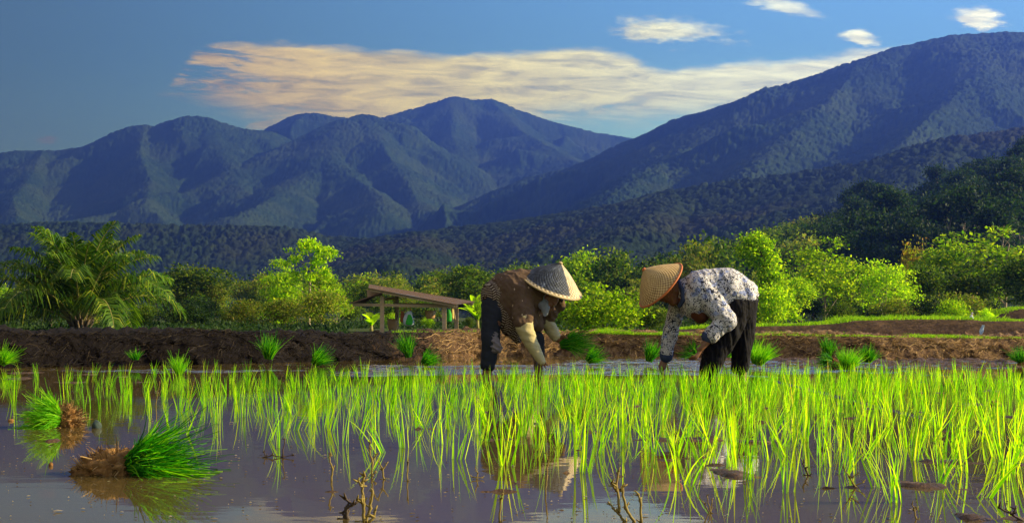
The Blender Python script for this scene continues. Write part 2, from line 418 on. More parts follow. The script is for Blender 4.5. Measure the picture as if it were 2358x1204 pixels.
# ------------------------------------------------------------------ foliage
rng = np.random.default_rng(11)
M['bark_pale'] = simple('bark_pale', (.30, .24, .16), .9, .2, 6., .35, .4, .02, stretch=(1, 1, .2))
M['bark_dark'] = simple('bark_dark', (.10, .075, .05), .9, .2, 6., .35, .4, .02, stretch=(1, 1, .2))
M['leaf_bright'] = leafmat('leaf_bright', [(.06, .15, .004), (.15, .27, .006), (.25, .37, .010), (.42, .46, .02)], .6)
M['leaf_lime'] = leafmat('leaf_lime', [(.10, .22, .004), (.22, .38, .006), (.34, .50, .010), (.52, .56, .03)], .62)
M['leaf_mid'] = leafmat('leaf_mid', [(.015, .04, .005), (.04, .085, .007), (.09, .15, .011), (.17, .19, .02)], .42)
M['leaf_olive'] = leafmat('leaf_olive', [(.05, .09, .012), (.12, .18, .015), (.20, .24, .02), (.26, .20, .05)], .42)
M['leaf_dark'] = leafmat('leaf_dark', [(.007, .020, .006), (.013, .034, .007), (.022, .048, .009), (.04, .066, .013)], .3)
M['leaf_autumn'] = leafmat('leaf_autumn', [(.12, .16, .01), (.22, .18, .02), (.30, .16, .03), (.16, .26, .02)], .5)
M['palm_leaf'] = leafmat('palm_leaf', [(.020, .055, .004), (.04, .10, .005), (.09, .17, .008), (.30, .32, .03)], .35, rough=.55, spec=.15)
M['rachis'] = simple('rachis', (.22, .20, .05), .6, .3, 10)

def leaf_quads(C, Dv, Nn, L, Wd):
    """rhombus leaves: base C, direction Dv, normal Nn"""
    S = np.cross(Dv, Nn); S /= np.linalg.norm(S, axis=1, keepdims=True)+1e-9
    L = L[:, None]; Wd = Wd[:, None]
    a = C; b = C+Dv*L*.5+S*Wd; c = C+Dv*L; d = C+Dv*L*.5-S*Wd
    V = np.stack([a, b, c, d], 1).reshape(-1, 3); F = np.arange(len(V)).reshape(-1, 4); return V, F
def unit(v): return v/(np.linalg.norm(v, axis=-1, keepdims=True)+1e-9)
def crown_pts(r, lobes, n, shell=.72):
    vol = np.array([(l[3]*l[4]*l[5])**.6 for l in lobes]); pick = r.choice(len(lobes), n, p=vol/vol.sum())
    Lb = np.array(lobes)[pick]; d = unit(r.normal(size=(n, 3))); d[:, 2] = np.where(d[:, 2] < -.35, -d[:, 2], d[:, 2])
    rad = shell+(1-shell)*r.random((n, 1))**.6; rad = np.where(r.random((n, 1)) < .2, r.random((n, 1)), rad)
    return Lb[:, :3]+d*Lb[:, 3:6]*rad, d
def crown_mesh(name, seed, lobes, clumps, per, leaf, cr, droop=.2):
    r = np.random.default_rng(seed); C, d = crown_pts(r, lobes, clumps)
    cc = np.repeat(C, per, 0); n = len(cc)
    sz = np.repeat(.6+.8*r.random(clumps), per)[:, None]
    pos = cc+r.normal(size=(n, 3))*np.array([cr, cr, cr*.55])*sz
    dv = unit(r.normal(size=(n, 3))+np.array([0, 0, -droop])+.5*np.repeat(d, per, 0))
    nn = unit(r.normal(size=(n, 3))*.7+np.array([0, 0, 1.]))
    L = leaf*(.6+.8*r.random(n)); V, F = leaf_quads(pos, dv, nn, L, L*.30)
    return np_mesh(name, V, F), C
def wood_mesh(name, seed, h, r0, lobes, targets, lean=.05, limbs=6, twigs=10):
    rr = random.Random(seed); mb = MB(); lx, ly = rr.uniform(-lean, lean)*h, rr.uniform(-lean, lean)*h
    top = Vector((lx, ly, h)); pts = []; n = 8
    for i in range(n+1):
        t = i/n; pts.append(Vector((lx*t+rr.uniform(-1, 1)*r0*.8*(t > 0), ly*t+rr.uniform(-1, 1)*r0*.8*(t > 0), h*t-(.1 if i == 0 else 0))))
    mb.tube(pts, [r0*(1.25 if i == 0 else 1)*(1-.75*i/n) for i in range(n+1)], 7)
    def limb(a, b, ra, rb, k=5):
        mid = (a+b)/2+Vector((rr.uniform(-1, 1), rr.uniform(-1, 1), rr.uniform(0, 1)))*(b-a).length*.12
        ps = []
        for i in range(k+1):
            t = i/k; ps.append(a*(1-t)**2+mid*2*t*(1-t)+b*t*t)
        mb.tube(ps, [ra+(rb-ra)*i/k for i in range(k+1)], 5, False); return ps
    ends = []
    for i in range(limbs):
        l = lobes[i % len(lobes)]; b = Vector(l[:3])+Vector((rr.uniform(-.5, .5)*l[3], rr.uniform(-.5, .5)*l[4], rr.uniform(-.3, .3)*l[5]))
        t = min(.95, max(.2, (b.z-(b.xy-top.xy*.6).length*.8)/h)); j = min(n, int(t*n)); a = pts[j]
        ps = limb(a, b, r0*(1-.7*t)*.55, r0*.12); ends.append(ps[3]); ends.append(ps[-1])
    for i in range(twigs):
        c = Vector(targets[rr.randrange(len(targets))]); a = min(ends+pts[3:], key=lambda q: (q-c).length)
        limb(a, c, r0*.12, r0*.04, 3)
    return mb.mesh(name, True)

def lobes_round(r, h, w, k=6, z0=.45):
    out = []
    for i in range(k):
        a = r.random()*6.28; q = r.random()*.32*w
        z = h*(z0+(1-z0)*(.25+.6*r.random())*.8); s = w*(.20+.14*r.random())
        out.append((math.cos(a)*q, math.sin(a)*q, z, s, s, s*.75))
    out.append((0, 0, h-w*.2, w*.24, w*.24, w*.2)); return out
PROTO = {}
def proto(kind, var, leaf=.16, dens=1.0, h=6., w=5., z0=.45, k=7, trunk=.10, clumps=150, per=34, cr=.32, z_bush=False, limbs=6, twigs=10):
    key = (kind, var)
    if key in PROTO: return PROTO[key]
    r = random.Random(hash_int(kind)+var*7919)
    lb = lobes_round(r, h, w, k, z0)
    cm, C = crown_mesh(kind+'_crown', r.randrange(1 << 30), lb, int(clumps*dens), per, leaf, cr)
    wm = wood_mesh(kind+'_trunk', r.randrange(1 << 30), h*.8, trunk, lb, [tuple(c) for c in C], .06, limbs, twigs)
    PROTO[key] = (cm, wm, h); return PROTO[key]
def hash_int(s): return sum(ord(c)*(i+3)*131 for i, c in enumerate(s))
def put_tree(name, pr, loc, h, label, group=None, wx=1., leaf='leaf_mid', bark='bark_dark', cat='tree', rz=None):
    cm, wm, H = pr; s = h/H
    t = empty(name, loc, label, cat, group, rz if rz is not None else random.uniform(0, 6.28)); t.scale = (s*wx, s*wx, s)
    for nm, me, mt in (('crown', cm, leaf), ('trunk', wm, bark)):
        o = bpy.data.objects.new(nm, me)
        if not me.materials: me.materials.append(None)
        COL.objects.link(o); o.parent = t
        o.material_slots[0].link = 'OBJECT'; o.material_slots[0].material = M[mt]
    return t
def far_pr(v): return proto('far', v, leaf=.42, h=8., w=7., z0=.30, k=8, clumps=150, per=16, cr=.55, trunk=.13, limbs=5, twigs=4)
def tall_pr(v): return proto('tall', v, leaf=.50, h=13., w=8., z0=.60, k=6, clumps=110, per=18, cr=.6, trunk=.2, limbs=6, twigs=4)
def mid_pr(v): return proto('mid', v, leaf=.20, h=5., w=4.6, z0=.22, k=9, clumps=240, per=26, cr=.26, trunk=.07, limbs=8, twigs=14)
def bush_pr(v): return proto('bush', v, leaf=.15, h=2.4, w=3.4, z0=.02, k=9, clumps=180, per=22, cr=.22, trunk=.04, limbs=6, twigs=6)
def airy_pr(v): return proto('airy', v, leaf=.17, h=5., w=4.2, z0=.12, k=13, clumps=120, per=30, cr=.20, trunk=.055, limbs=13, twigs=40)

# ---- foothill at the right with its forest
FOOT = [(1100, 727, 430), (1400, 722, 430), (1500, 700, 420), (1640, 668, 400), (1750, 622, 390), (1900, 575, 380), (2050, 532, 370), (2200, 500, 360), (2358, 446, 350), (2700, 390, 350), (3200, 350, 350)]
M['undergrowth'] = simple('undergrowth', (.018, .035, .010), 1., .05, .5, .5, .6, .3)
def foot_z(X, Y):
    px = 1179+X/Y*FPX; xs = [f[0] for f in FOOT]; r_ = np.interp(px, xs, [f[1] for f in FOOT]); D = np.interp(px, xs, [f[2] for f in FOOT])
    zc = CAMZ-(r_-HY)/FPX*D; s = np.clip((Y-150)/(D-150), 0, 1); return np.where(Y < D, zc*s**1.25, zc-.25*(Y-D))
def foothill():
    pxs = np.arange(1100, 3000, 8.); Ds = np.arange(150, 470, 4.)
    PX, D = np.meshgrid(pxs, Ds); X = (PX-1179.)/FPX*D; Z = foot_z(X, D)
    Z = np.maximum(Z, -.3)+(fbm(X/20, D/20, 4)-.5)*1.2*(Z > 0)-.02
    V = np.stack([X, D, Z], -1).reshape(-1, 3); i = np.arange(X.size).reshape(X.shape)
    F = np.stack([i[:-1, :-1], i[:-1, 1:], i[1:, 1:], i[1:, :-1]], -1).reshape(-1, 4)
    o = meshobj('terrain', np_mesh('terrain', V, F, M['undergrowth'], True)); o['kind'] = 'structure'
foothill()
rt = random.Random(5)
cand = []
for j in range(30):
    Y = 165+j*8.6
    for i in range(60):
        X = i*7.6+rt.uniform(-2.5, 2.5)+(j % 2)*3.8; y = Y+rt.uniform(-2.5, 2.5)
        px = 1179+X/y*FPX
        if not (1480 < px < 2400): continue
        z = float(foot_z(X, y))
        if z < 2.2: continue
        cand.append((y, X, z, px))
cand.sort()
if len(cand) > 290: cand = cand[::max(1, len(cand)//290+1)] if False else [cand[i] for i in sorted(rt.sample(range(len(cand)), 290))]
for y, X, z, px in cand:
    tall = px > 1960 and rt.random() < .4 + (.4 if px > 2200 else 0)
    h = rt.uniform(8., 12.) if not tall else rt.uniform(11.5, 15.5)
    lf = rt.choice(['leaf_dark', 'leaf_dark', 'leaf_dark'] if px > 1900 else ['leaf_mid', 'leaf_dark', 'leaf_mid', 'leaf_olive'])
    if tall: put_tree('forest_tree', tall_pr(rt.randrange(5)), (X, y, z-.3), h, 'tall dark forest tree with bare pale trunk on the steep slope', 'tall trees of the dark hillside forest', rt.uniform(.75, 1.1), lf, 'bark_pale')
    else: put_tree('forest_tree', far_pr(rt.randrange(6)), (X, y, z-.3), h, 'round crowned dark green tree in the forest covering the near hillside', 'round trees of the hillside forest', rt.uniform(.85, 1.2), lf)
# giants that stand above the forest at the right edge
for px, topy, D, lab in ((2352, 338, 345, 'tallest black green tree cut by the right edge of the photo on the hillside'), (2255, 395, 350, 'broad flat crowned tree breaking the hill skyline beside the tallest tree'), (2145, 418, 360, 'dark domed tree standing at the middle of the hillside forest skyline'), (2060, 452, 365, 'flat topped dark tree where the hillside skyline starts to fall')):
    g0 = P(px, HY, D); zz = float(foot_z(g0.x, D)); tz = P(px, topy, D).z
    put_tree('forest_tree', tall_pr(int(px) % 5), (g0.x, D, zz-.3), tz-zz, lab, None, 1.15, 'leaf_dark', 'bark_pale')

# ---- rows of trees across the valley floor
def band(Y0, step, h0, h1, prf, nv, leafs, lab, grp, x0=-60, x1=2420, name='tree', wx=(.9, 1.25), keep=1., bark='bark_dark', topf=None):
    x = (x0-1179)/FPX*Y0
    while x < (x1-1179)/FPX*Y0:
        x += step*rt.uniform(.7, 1.3)
        if rt.random() > keep: continue
        y = Y0+rt.uniform(-1, 1)*step*.8
        if Y0 < 80 and 800 < 1179+x/y*FPX < 1110: continue
        h = rt.uniform(h0, h1)
        if topf: h *= topf(1179+x/y*FPX)
        put_tree(name, prf(rt.randrange(nv)), (x, y, -.05), h, lab, grp, rt.uniform(*wx), rt.choice(leafs), bark)
tf = lambda px: .88 if px < 600 else (1.0 if px < 1150 else (1.12 if px < 1500 else 1.3))
band(215, 6.0, 6.6, 8.4, far_pr, 6, ['leaf_mid', 'leaf_bright', 'leaf_olive', 'leaf_mid'], 'dull green tree in the unbroken farthest row below the mountains', 'farthest tree row on the valley floor', 250, 1700, topf=tf)
band(180, 5.5, 5.0, 6.6, far_pr, 6, ['leaf_mid', 'leaf_olive', 'leaf_bright', 'leaf_mid'], 'mixed green tree in the second last row across the valley floor', 'second last tree row on the valley floor', -60, 1800, topf=tf)
band(150, 4.8, 4.0, 5.2, far_pr, 6, ['leaf_olive', 'leaf_bright', 'leaf_olive', 'leaf_mid'], 'olive green tree in the middle row across the valley floor', 'middle tree row on the valley floor', -60, 2400, topf=tf)
band(122, 3.8, 2.6, 3.8, mid_pr, 6, ['leaf_olive', 'leaf_mid', 'leaf_bright'], 'small leafy tree with thin pale stems in front of the taller valley rows', 'small trees on the valley floor', -60, 2400, bark='bark_pale', keep=.9)
band(96, 3.2, 1.3, 2.2, bush_pr, 6, ['leaf_mid', 'leaf_dark', 'leaf_dark'], 'low rounded shrub filling the ground below the valley trees', 'shrubs below the valley trees', -60, 2400, name='shrub', keep=.95)
band(74, 2.8, .7, 1.2, bush_pr, 6, ['leaf_mid', 'leaf_dark', 'leaf_mid'], 'dark low shrub close behind the earth bank', 'low shrubs close behind the earth bank', -60, 2400, name='shrub', keep=.9)

def undergrowth():
    r = np.random.default_rng(17); n = 70000; Y = 34+50*r.random(n)**1.2; X = r.uniform(-.42, .42, n)*Y; px = 1179+X/Y*FPX
    h = .05+.55*np.clip(fbm(X*.35, Y*.35, 5, 4)-.38, 0, 1)*(Y/45); keep = ((px < 1560) | (Y > 46)) & ((px < 800) | (px > 1115) | (Y > 66)); X, Y, h = X[keep], Y[keep], h[keep]; n = len(X)
    C = np.stack([X, Y, -.05+h*r.random(n)], -1); dv = unit(r.normal(size=(n, 3))+np.array([0, 0, .6])); L = .10*(.6+.8*r.random(n))*(Y/40)
    V, F = leaf_quads(C, dv, unit(r.normal(size=(n, 3))), L, L*.28); o = meshobj('undergrowth', np_mesh('undergrowth', V, F, M['leaf_dark'])); tag(o, 'low green ground cover between the earth bank and the valley trees', None, None, 'stuff')
undergrowth()
for xa, xb in ((-60, 560), (560, 790), (1090, 1330), (1440, 1720), (1830, 2420)):
    band(62, 1.9, .9, 1.7, bush_pr, 6, ['leaf_mid', 'leaf_dark', 'leaf_olive', 'leaf_dark'], 'knee high leafy shrub just beyond the earth bank and terraces', 'knee high shrubs just beyond the earth bank', xa, xb, name='shrub')
# ---- single trees that stand out: px, base distance, top row, prototype, width factor, leaves, label
S = [
 (430, 120, 612, mid_pr(1), 1.7, 'leaf_mid', 'bark_dark', 'wide flat domed dark tree right of the palm at the valley edge'),
 (645, 100, 598, mid_pr(2), .8, 'leaf_bright', 'bark_dark', 'narrow green tree just left of the tall slender sapling'),
 (630, 72, 690, airy_pr(2), 1.35, 'leaf_lime', 'bark_pale', 'bright bushy sapling at the foot of the tall slender tree, on its left'),
 (775, 66, 655, airy_pr(3), .85, 'leaf_lime', 'bark_pale', 'bright leafy young tree touching the roof end of the field hut'),
 (745, 84, 622, mid_pr(3), .8, 'leaf_bright', 'bark_dark', 'green tree behind and right of the tall slender sapling'),
 (1085, 120, 610, mid_pr(4), 1.3, 'leaf_mid', 'bark_dark', 'dark domed tree rising behind the back of the worker in brown'),
 (1110, 62, 680, airy_pr(4), .6, 'leaf_bright', 'bark_pale', 'slim young tree just behind the worker in brown'),
 (1345, 150, 580, far_pr(2), .9, 'leaf_bright', 'bark_dark', 'yellow green tree above the rounded bush between the two workers'),
 (1420, 150, 575, far_pr(3), 1.0, 'leaf_mid', 'bark_dark', 'green tree directly left of the hat of the worker in the patterned shirt'),
 (1530, 155, 585, far_pr(4), 1.1, 'leaf_mid', 'bark_dark', 'green tree showing above the hat of the worker in the patterned shirt'),
 (1640, 150, 545, far_pr(1), 1.0, 'leaf_mid', 'bark_dark', 'green tree with a knobby top above the back of the bent worker at right'),
 (1600, 140, 560, far_pr(5), .9, 'leaf_olive', 'bark_dark', 'darker tree leaning beside the knobby topped tree'),
 (1900, 84, 545, airy_pr(5), 1.25, 'leaf_bright', 'bark_pale', 'large bright tree with layered branches right of the vine covered trunk'),
 (1840, 80, 640, mid_pr(5), 1.1, 'leaf_bright', 'bark_dark', 'rounded green tree beside the vine covered trunk'),
 (2035, 70, 590, airy_pr(6), 1.05, 'leaf_lime', 'bark_pale', 'pale lime young tree with forked stems standing on the terrace edge'),
 (2090, 75, 620, airy_pr(7), .9, 'leaf_lime', 'bark_pale', 'small lime sapling touching the forked young tree on its right'),
 (2115, 95, 540, airy_pr(8), .8, 'leaf_autumn', 'bark_pale', 'tree with reddish yellow leaves above the lime saplings'),
 (2200, 92, 560, mid_pr(0), 1.2, 'leaf_bright', 'bark_dark', 'broad green tree between the reddish tree and the bright tall one'),
 (2310, 88, 515, airy_pr(9), 1.5, 'leaf_bright', 'bark_pale', 'tall bright green tree at the right edge of the photo'),
 (2250, 78, 600, mid_pr(2), 1.35, 'leaf_mid', 'bark_dark', 'dense dark green tree under the tall bright one'),
 (2370, 76, 585, mid_pr(3), 1.2, 'leaf_mid', 'bark_dark', 'dense green tree partly cut off by the right edge'),
 (2130, 82, 610, mid_pr(4), 1.2, 'leaf_mid', 'bark_dark', 'dense green tree behind the small lime sapling'),
 (1960, 88, 600, mid_pr(1), 1.1, 'leaf_bright', 'bark_dark', 'green tree filling the gap between layered tree and lime sapling'),
]
for px, D, ty, pr, wx, lf, bk, lab in S:
    b = P(px, HY, D); put_tree('tree', pr, (b.x, D, -.05), P(px, ty, D).z+.05, lab, None, wx, lf, bk)
B = [(1390, 36, 660, bush_pr(1), 1.15, 'leaf_bright', 'big rounded bush with shiny leaves between the two workers'),
     (1330, 39, 690, bush_pr(2), 1.0, 'leaf_mid', 'dark bush joined to the big rounded bush on its left'),
     (1490, 44, 700, bush_pr(3), 1.1, 'leaf_mid', 'small dark bush framed by the far arm of the worker at right'),
     (1780, 55, 655, bush_pr(4), .8, 'leaf_bright', 'bright bush below the vine covered trunk'),
     (2200, 48, 690, bush_pr(5), .7, 'leaf_bright', 'low rounded bright bush on the terrace edge near the small white figure'),
     (2270, 46, 712, bush_pr(0), .5, 'leaf_lime', 'tiny bright bush right of the small white figure on the terrace'),
     (900, 62, 722, bush_pr(0), .8, 'leaf_bright', 'leafy plant seen through the posts of the field hut'),
     (985, 64, 730, bush_pr(3), .8, 'leaf_lime', 'bright low plant under the middle of the hut roof'),
     (1080, 60, 730, bush_pr(4), .7, 'leaf_mid', 'small plant between the hut and the worker in brown')]
for px, D, ty, pr, wx, lf, lab in B:
    b = P(px, HY, D); put_tree('bush', pr, (b.x, D, -.05), P(px, ty, D).z+.05, lab, None, wx, lf, cat='bush')

# ---- tall slender sapling: stem with separate leafy tufts
def sapling():
    D = 64.; k = D/FPX; base = P(712, 770, D)
    q = lambda px, py, dy=0: Vector(((px-712)*k, dy, (770-py)*k))
    lobes = [(715, 578, 30, 26), (745, 592, 26, 22), (700, 572, 16, 18), (686, 590, 20, 20), (682, 612, 22, 20), (722, 620, 34, 24), (700, 640, 26, 18), (765, 598, 14, 22), (770, 588, 12, 16), (745, 640, 20, 14), (660, 652, 22, 14), (735, 668, 16, 12), (640, 690, 26, 20), (668, 705, 24, 22), (720, 720, 20, 18), (625, 720, 24, 22), (655, 740, 26, 18), (700, 690, 12, 10)]
    lb = [(*q(a, b, random.uniform(-.3, .3)), c*k, c*k*.9, d*k) for a, b, c, d in lobes]
    cm, C = crown_mesh('sapling_crown', 77, lb, 170, 26, .14, .10, .3)
    mb = MB(); mb.tube([q(712, 775), q(711, 730, .02), q(714, 690), q(713, 650, .03), q(716, 615), q(716, 590)], [.085, .075, .062, .05, .035, .015], 7)
    for a, b in (((714, 690), (682, 660)), ((682, 660), (662, 652)), ((713, 655), (735, 668)), ((715, 640), (700, 628)), ((716, 625), (687, 600)), ((716, 615), (745, 596)), ((716, 600), (700, 575)), ((716, 612), (765, 600)), ((712, 745), (690, 722)), ((690, 722), (665, 705)), ((712, 752), (740, 755)), ((716, 632), (745, 640))):
        A, Bq = q(*a), q(*b, random.uniform(-.2, .2)); mb.tube([A, (A+Bq)/2+Vector((0, 0, .05)), Bq], [.028, .02, .01], 5, False)
    for i in range(50):
        c = Vector(C[i*3]); l = Vector((c.x*.6, c.y*.5, c.z-.15)); mb.tube([l, c], [.012, .006], 4, False)
    PROTO['sap'] = (cm, mb.mesh('sapling_trunk', True), 1.)
    put_tree('tree', PROTO['sap'], (base.x, D, base.z), 1., 'tall slender sapling with tufts of bright leaves left of the field hut', None, 1., 'leaf_lime', 'bark_pale', rz=0.)
sapling()
# ---- vine covered trunk
def vine_tree():
    D = 62.; k = D/FPX; base = P(1790, 770, D)
    q = lambda px, py, dy=0: Vector(((px-1790)*k, dy, (770-py)*k))
    lobes = [(1738, 560, 26, 20), (1755, 572, 24, 24), (1725, 580, 22, 24), (1722, 605, 18, 14), (1762, 600, 22, 26), (1770, 628, 24, 24), (1785, 655, 24, 28), (1765, 655, 26, 22), (1798, 690, 26, 30), (1740, 690, 20, 22), (1812, 725, 28, 30), (1770, 720, 30, 30), (1735, 740, 28, 26), (1760, 690, 20, 30), (1758, 755, 34, 18)]
    lb = [(*q(a, b), c*k, c*k, d*k) for a, b, c, d in lobes]
    cm, C = crown_mesh('vine_crown', 99, lb, 330, 34, .14, .17, .5)
    mb = MB(); mb.tube([q(1790, 775), q(1785, 720), q(1772, 660), q(1758, 600), q(1745, 570)], [.14, .12, .1, .08, .05], 8)
    mb.tube([q(1775, 670), q(1745, 690), q(1738, 720)], [.05, .03, .01], 5)
    PROTO['vine'] = (cm, mb.mesh('vine_trunk', True), 1.)
    put_tree('tree', PROTO['vine'], (base.x, D, base.z), 1., 'leaning trunk smothered in bright climbing vines above the worker at right', None, 1., 'leaf_bright', 'bark_dark', rz=0.)
vine_tree()

# ---- oil palm
def palm():
    D = 45.; base = P(185, 772, D); t = empty('palm_tree', base, 'young oil palm with arching dark fronds at the left behind the bank', 'palm tree')
    mb = MB(); r = random.Random(3)
    mb.tube([base+Vector((0, 0, -.2)), base+Vector((0, 0, .15)), base+Vector((0, 0, .5))], [.30, .34, .16], 12)
    for i in range(26):
        a = i*2.4; mb.tube([base+Vector((math.cos(a)*.2, math.sin(a)*.2, .1+.01*i)), base+Vector((math.cos(a)*.42, math.sin(a)*.42, .45+.012*i))], [.06, .03], 6)
    mb.build('trunk', M['bark_dark'], t, True)
    nf = 34
    for i in range(nf):
        az = i*2.39996; fr = i/(nf-1)
        el = R(89-58*fr**1.4); L = (3.3+.8*fr)*r.uniform(.9, 1.1); bend = .55+.75*fr
        pts = []; p = base+Vector((math.cos(az)*.12, math.sin(az)*.12, .35)); n = 16; th = el
        for s in range(n+1):
            pts.append(p.copy()); p = p+Vector((math.cos(th)*math.cos(az), math.cos(th)*math.sin(az), math.sin(th)))*(L/n)
            th -= bend*1.6/n*(.3+1.4*s/n)
        m1 = MB(); m1.tube(pts, [.045*(1-.85*s/n) for s in range(n+1)], 5)
        ob = m1.build('frond', M['rachis'], t, True)
        # leaflets
        V = []; F = []; side0 = Vector((-math.sin(az), math.cos(az), 0))
        npair = 66
        for s in range(npair):
            u_ = .16+.84*(s+.5)/npair; f = u_*n; k_ = min(n-1, int(f)); c = pts[k_].lerp(pts[k_+1], f-k_); tan = (pts[k_+1]-pts[k_]).normalized()
            up = side0.cross(tan).normalized()
            if up.z < 0: up = -up
            ll = 1.0*math.sin(math.pi*min(1, .18+u_*.80))**.7*r.uniform(.85, 1.1)
            for sd in (-1, 1):
                d = (side0*sd*r.uniform(.65, 1.0)+tan*.55+up*r.uniform(-.1, .55)).normalized()
                a = c; w = .026; 
                mid = a+d*ll*.5; end = a+d*ll*.93+Vector((0, 0, -ll*r.uniform(.35, .70)))
                wv = tan.cross(d).cross(d).normalized()*w
                b0 = len(V); V += [a-wv*.6, a+wv*.6, mid+wv, mid-wv, end+wv*.15, end-wv*.15]
                F += [(b0, b0+1, b0+2, b0+3), (b0+3, b0+2, b0+4, b0+5)]
        V = np.array([tuple(q-base) for q in V]); me = np_mesh('leaflets', V, F, M['palm_leaf']); o = meshobj('leaflets', me, None, ob)
palm()
# banana-like plants by the hut
def banana(px, D, ty, label, n=7, seed=1):
    base = P(px, 768, D); t = empty('banana_plant', base, label, 'plant'); r = random.Random(seed); H = P(px, ty, D).z-base.z
    mb = MB(); mb.tube([base, base+Vector((0, 0, H*.35))], [.09, .06], 8); mb.build('stem', M['rachis'], t, True)
    for i in range(n):
        az = i*2.4+seed; el = R(r.uniform(50, 85)); L = H*r.uniform(.6, .85); p = base+Vector((0, 0, H*.3)); th = el; vs = []; k = 9
        sd = Vector((-math.sin(az), math.cos(az), 0))
        for s in range(k+1):
            w = .17*math.sin(math.pi*min(1, (s+.3)/(k+.3)))**.6*(s > 0)+.015; dr = Vector((math.cos(th)*math.cos(az), math.cos(th)*math.sin(az), math.sin(th)))
            up = Vector((-math.sin(th)*math.cos(az), -math.sin(th)*math.sin(az), math.cos(th)))
            vs += [p-sd*w+up*w*.35, p.copy(), p+sd*w+up*w*.35]; p = p+dr*L/k; th -= .11
        fs = []
        for s in range(k):
            for q_ in (0, 1): fs.append((s*3+q_, s*3+q_+1, s*3+q_+4, s*3+q_+3))
        m1 = MB(); m1.add(vs, fs); m1.build('leaf', M['leaf_lime'], t, True)
banana(855, 58, 712, 'banana plant with broad upright leaves at the left post of the hut', 7, 1)
banana(1100, 66, 672, 'papaya like young plant behind the right end of the hut roof', 9, 4)
banana(2290, 47, 703, 'small single stemmed plant with a round tuft on the terrace', 10, 7)
# ------------------------------------------------------------------ field hut
M['weathered_wood'] = simple('weathered_wood', (.40, .28, .16), .85, .2, 3., .4, .4, .01, stretch=(.3, .3, 4))
M['rusty_sheet'] = None
def sheetmat():
    m, g = newmat('rusty_sheet'); p = g.n('ShaderNodeTexCoord').outputs['Object']
    n = g.noise(g.vm('MULTIPLY', p, (.5, 2.5, 1)), 1.6, 6, .7); n2 = g.noise(g.vm('MULTIPLY', p, (.3, 9, 1)), 1.2, 4, .6)
    c = g.ramp(g.m('ADD', g.m('MULTIPLY', n, .6), g.m('MULTIPLY', n2, .4)), [(.35, (.14, .14, .15)), (.48, (.13, .085, .05)), (.60, (.15, .07, .03)), (.75, (.06, .03, .02))])
    finish(g, pbsdf(g, c, .55, .4, n, .3, .01, Metallic=.3)); return m
M['rusty_sheet'] = sheetmat()
def corrugated(a, b, c, d, pitch=.11, amp=.022, thick=.006):
    """sheet a-b (top edge) to d-c (lower edge); grooves run from a to d"""
    a, b, c, d = map(Vector, (a, b, c, d)); n = max(4, int((b-a).length/pitch*6)); mid = 8
    nrm = (b-a).cross(d-a).normalized(); nrm = nrm if nrm.z > 0 else -nrm; mb = MB(); vs = []
    for i in range(n+1):
        t = i/n; off = nrm*amp*math.sin(t*(b-a).length/pitch*2*math.pi)
        for j in range(mid+1):
            s = j/mid; vs.append(a.lerp(b, t).lerp(d.lerp(c, t), s)+off)
    k = mid+1; fs = [(i*k+j, i*k+j+1, (i+1)*k+j+1, (i+1)*k+j) for i in range(n) for j in range(mid)]
    N = len(vs); vs += [q-nrm*thick for q in vs]; fs += [tuple(N+x for x in reversed(f)) for f in fs]
    for i in range(n): fs += [(i*k, (i+1)*k, N+(i+1)*k, N+i*k), (i*k+mid, N+i*k+mid, N+(i+1)*k+mid, (i+1)*k+mid)]
    for j in range(mid): fs += [(j, N+j, N+j+1, j+1), (n*k+j, n*k+j+1, N+n*k+j+1, N+n*k+j)]
    mb.add(vs, fs); return mb
def hut():
    D = 54.; t = empty('field_hut', P(960, 770, D), 'open field hut with sloping rusty sheet roof on thin posts', 'hut')
    Q = lambda px, py, dy=0: P(px, py, D+dy)
    def part(nm, fn, mat, par=t, sm=False):
        mb = MB(); fn(mb); return mb.build(nm, mat, par, sm)
    for px, ty, dy in ((880, 682, 0), (914, 676, 2.4), (1023, 702, 0), (1051, 702, 2.4)):
        s = (D+dy)/D; part('post', lambda mb: mb.bar(P(px, 775, D+dy), P(px, ty, D+dy), .15, .15), M['weathered_wood'])
    roof = corrugated(Q(848, 663, -.5), Q(850, 655, 3.2), Q(1094, 695, 3.2), Q(1050, 701, -.5)).build('roof', M['rusty_sheet'], t)
    part('rafter', lambda mb: mb.bar(Q(852, 667, -.35), Q(1048, 704, -.35), .07, .10), M['weathered_wood'], roof)
    part('rafter', lambda mb: mb.bar(Q(870, 662, 2.6), Q(1090, 700, 2.6), .07, .10), M['weathered_wood'], roof)
    part('purlin', lambda mb: mb.bar(Q(856, 668, -.3), Q(862, 663, 3.0), .06, .08), M['weathered_wood'], roof)
    corrugated(Q(884, 672, -.4), Q(886, 668, 2.8), Q(838, 697, 2.8), Q(806, 699, -.4)).build('lean_to_roof', M['rusty_sheet'], t)
    part('gable_board', lambda mb: mb.bar(Q(846, 676, 1.2), Q(880, 672, 1.0), .05, .30), M['weathered_wood'])
    part('beam', lambda mb: mb.bar(Q(812, 701, 0), Q(1052, 706, 0), .08, .11), M['weathered_wood'])
    part('beam', lambda mb: mb.bar(Q(905, 700, 2.4), Q(1056, 703, 2.4), .08, .10), M['weathered_wood'])
    part('brace', lambda mb: mb.bar(Q(905, 682, .6), Q(916, 738, 2.2), .05, .05), M['weathered_wood'])
    part('brace', lambda mb: mb.bar(Q(1042, 704, 1.0), Q(1048, 736, 2.0), .05, .05), M['weathered_wood'])
    part('cross_beam', lambda mb: mb.bar(Q(1023, 704, .05), Q(1052, 703, 2.35), .08, .10), M['weathered_wood'])
    part('cross_beam', lambda mb: mb.bar(Q(880, 690, .05), Q(913, 686, 2.35), .08, .10), M['weathered_wood'])
hut()
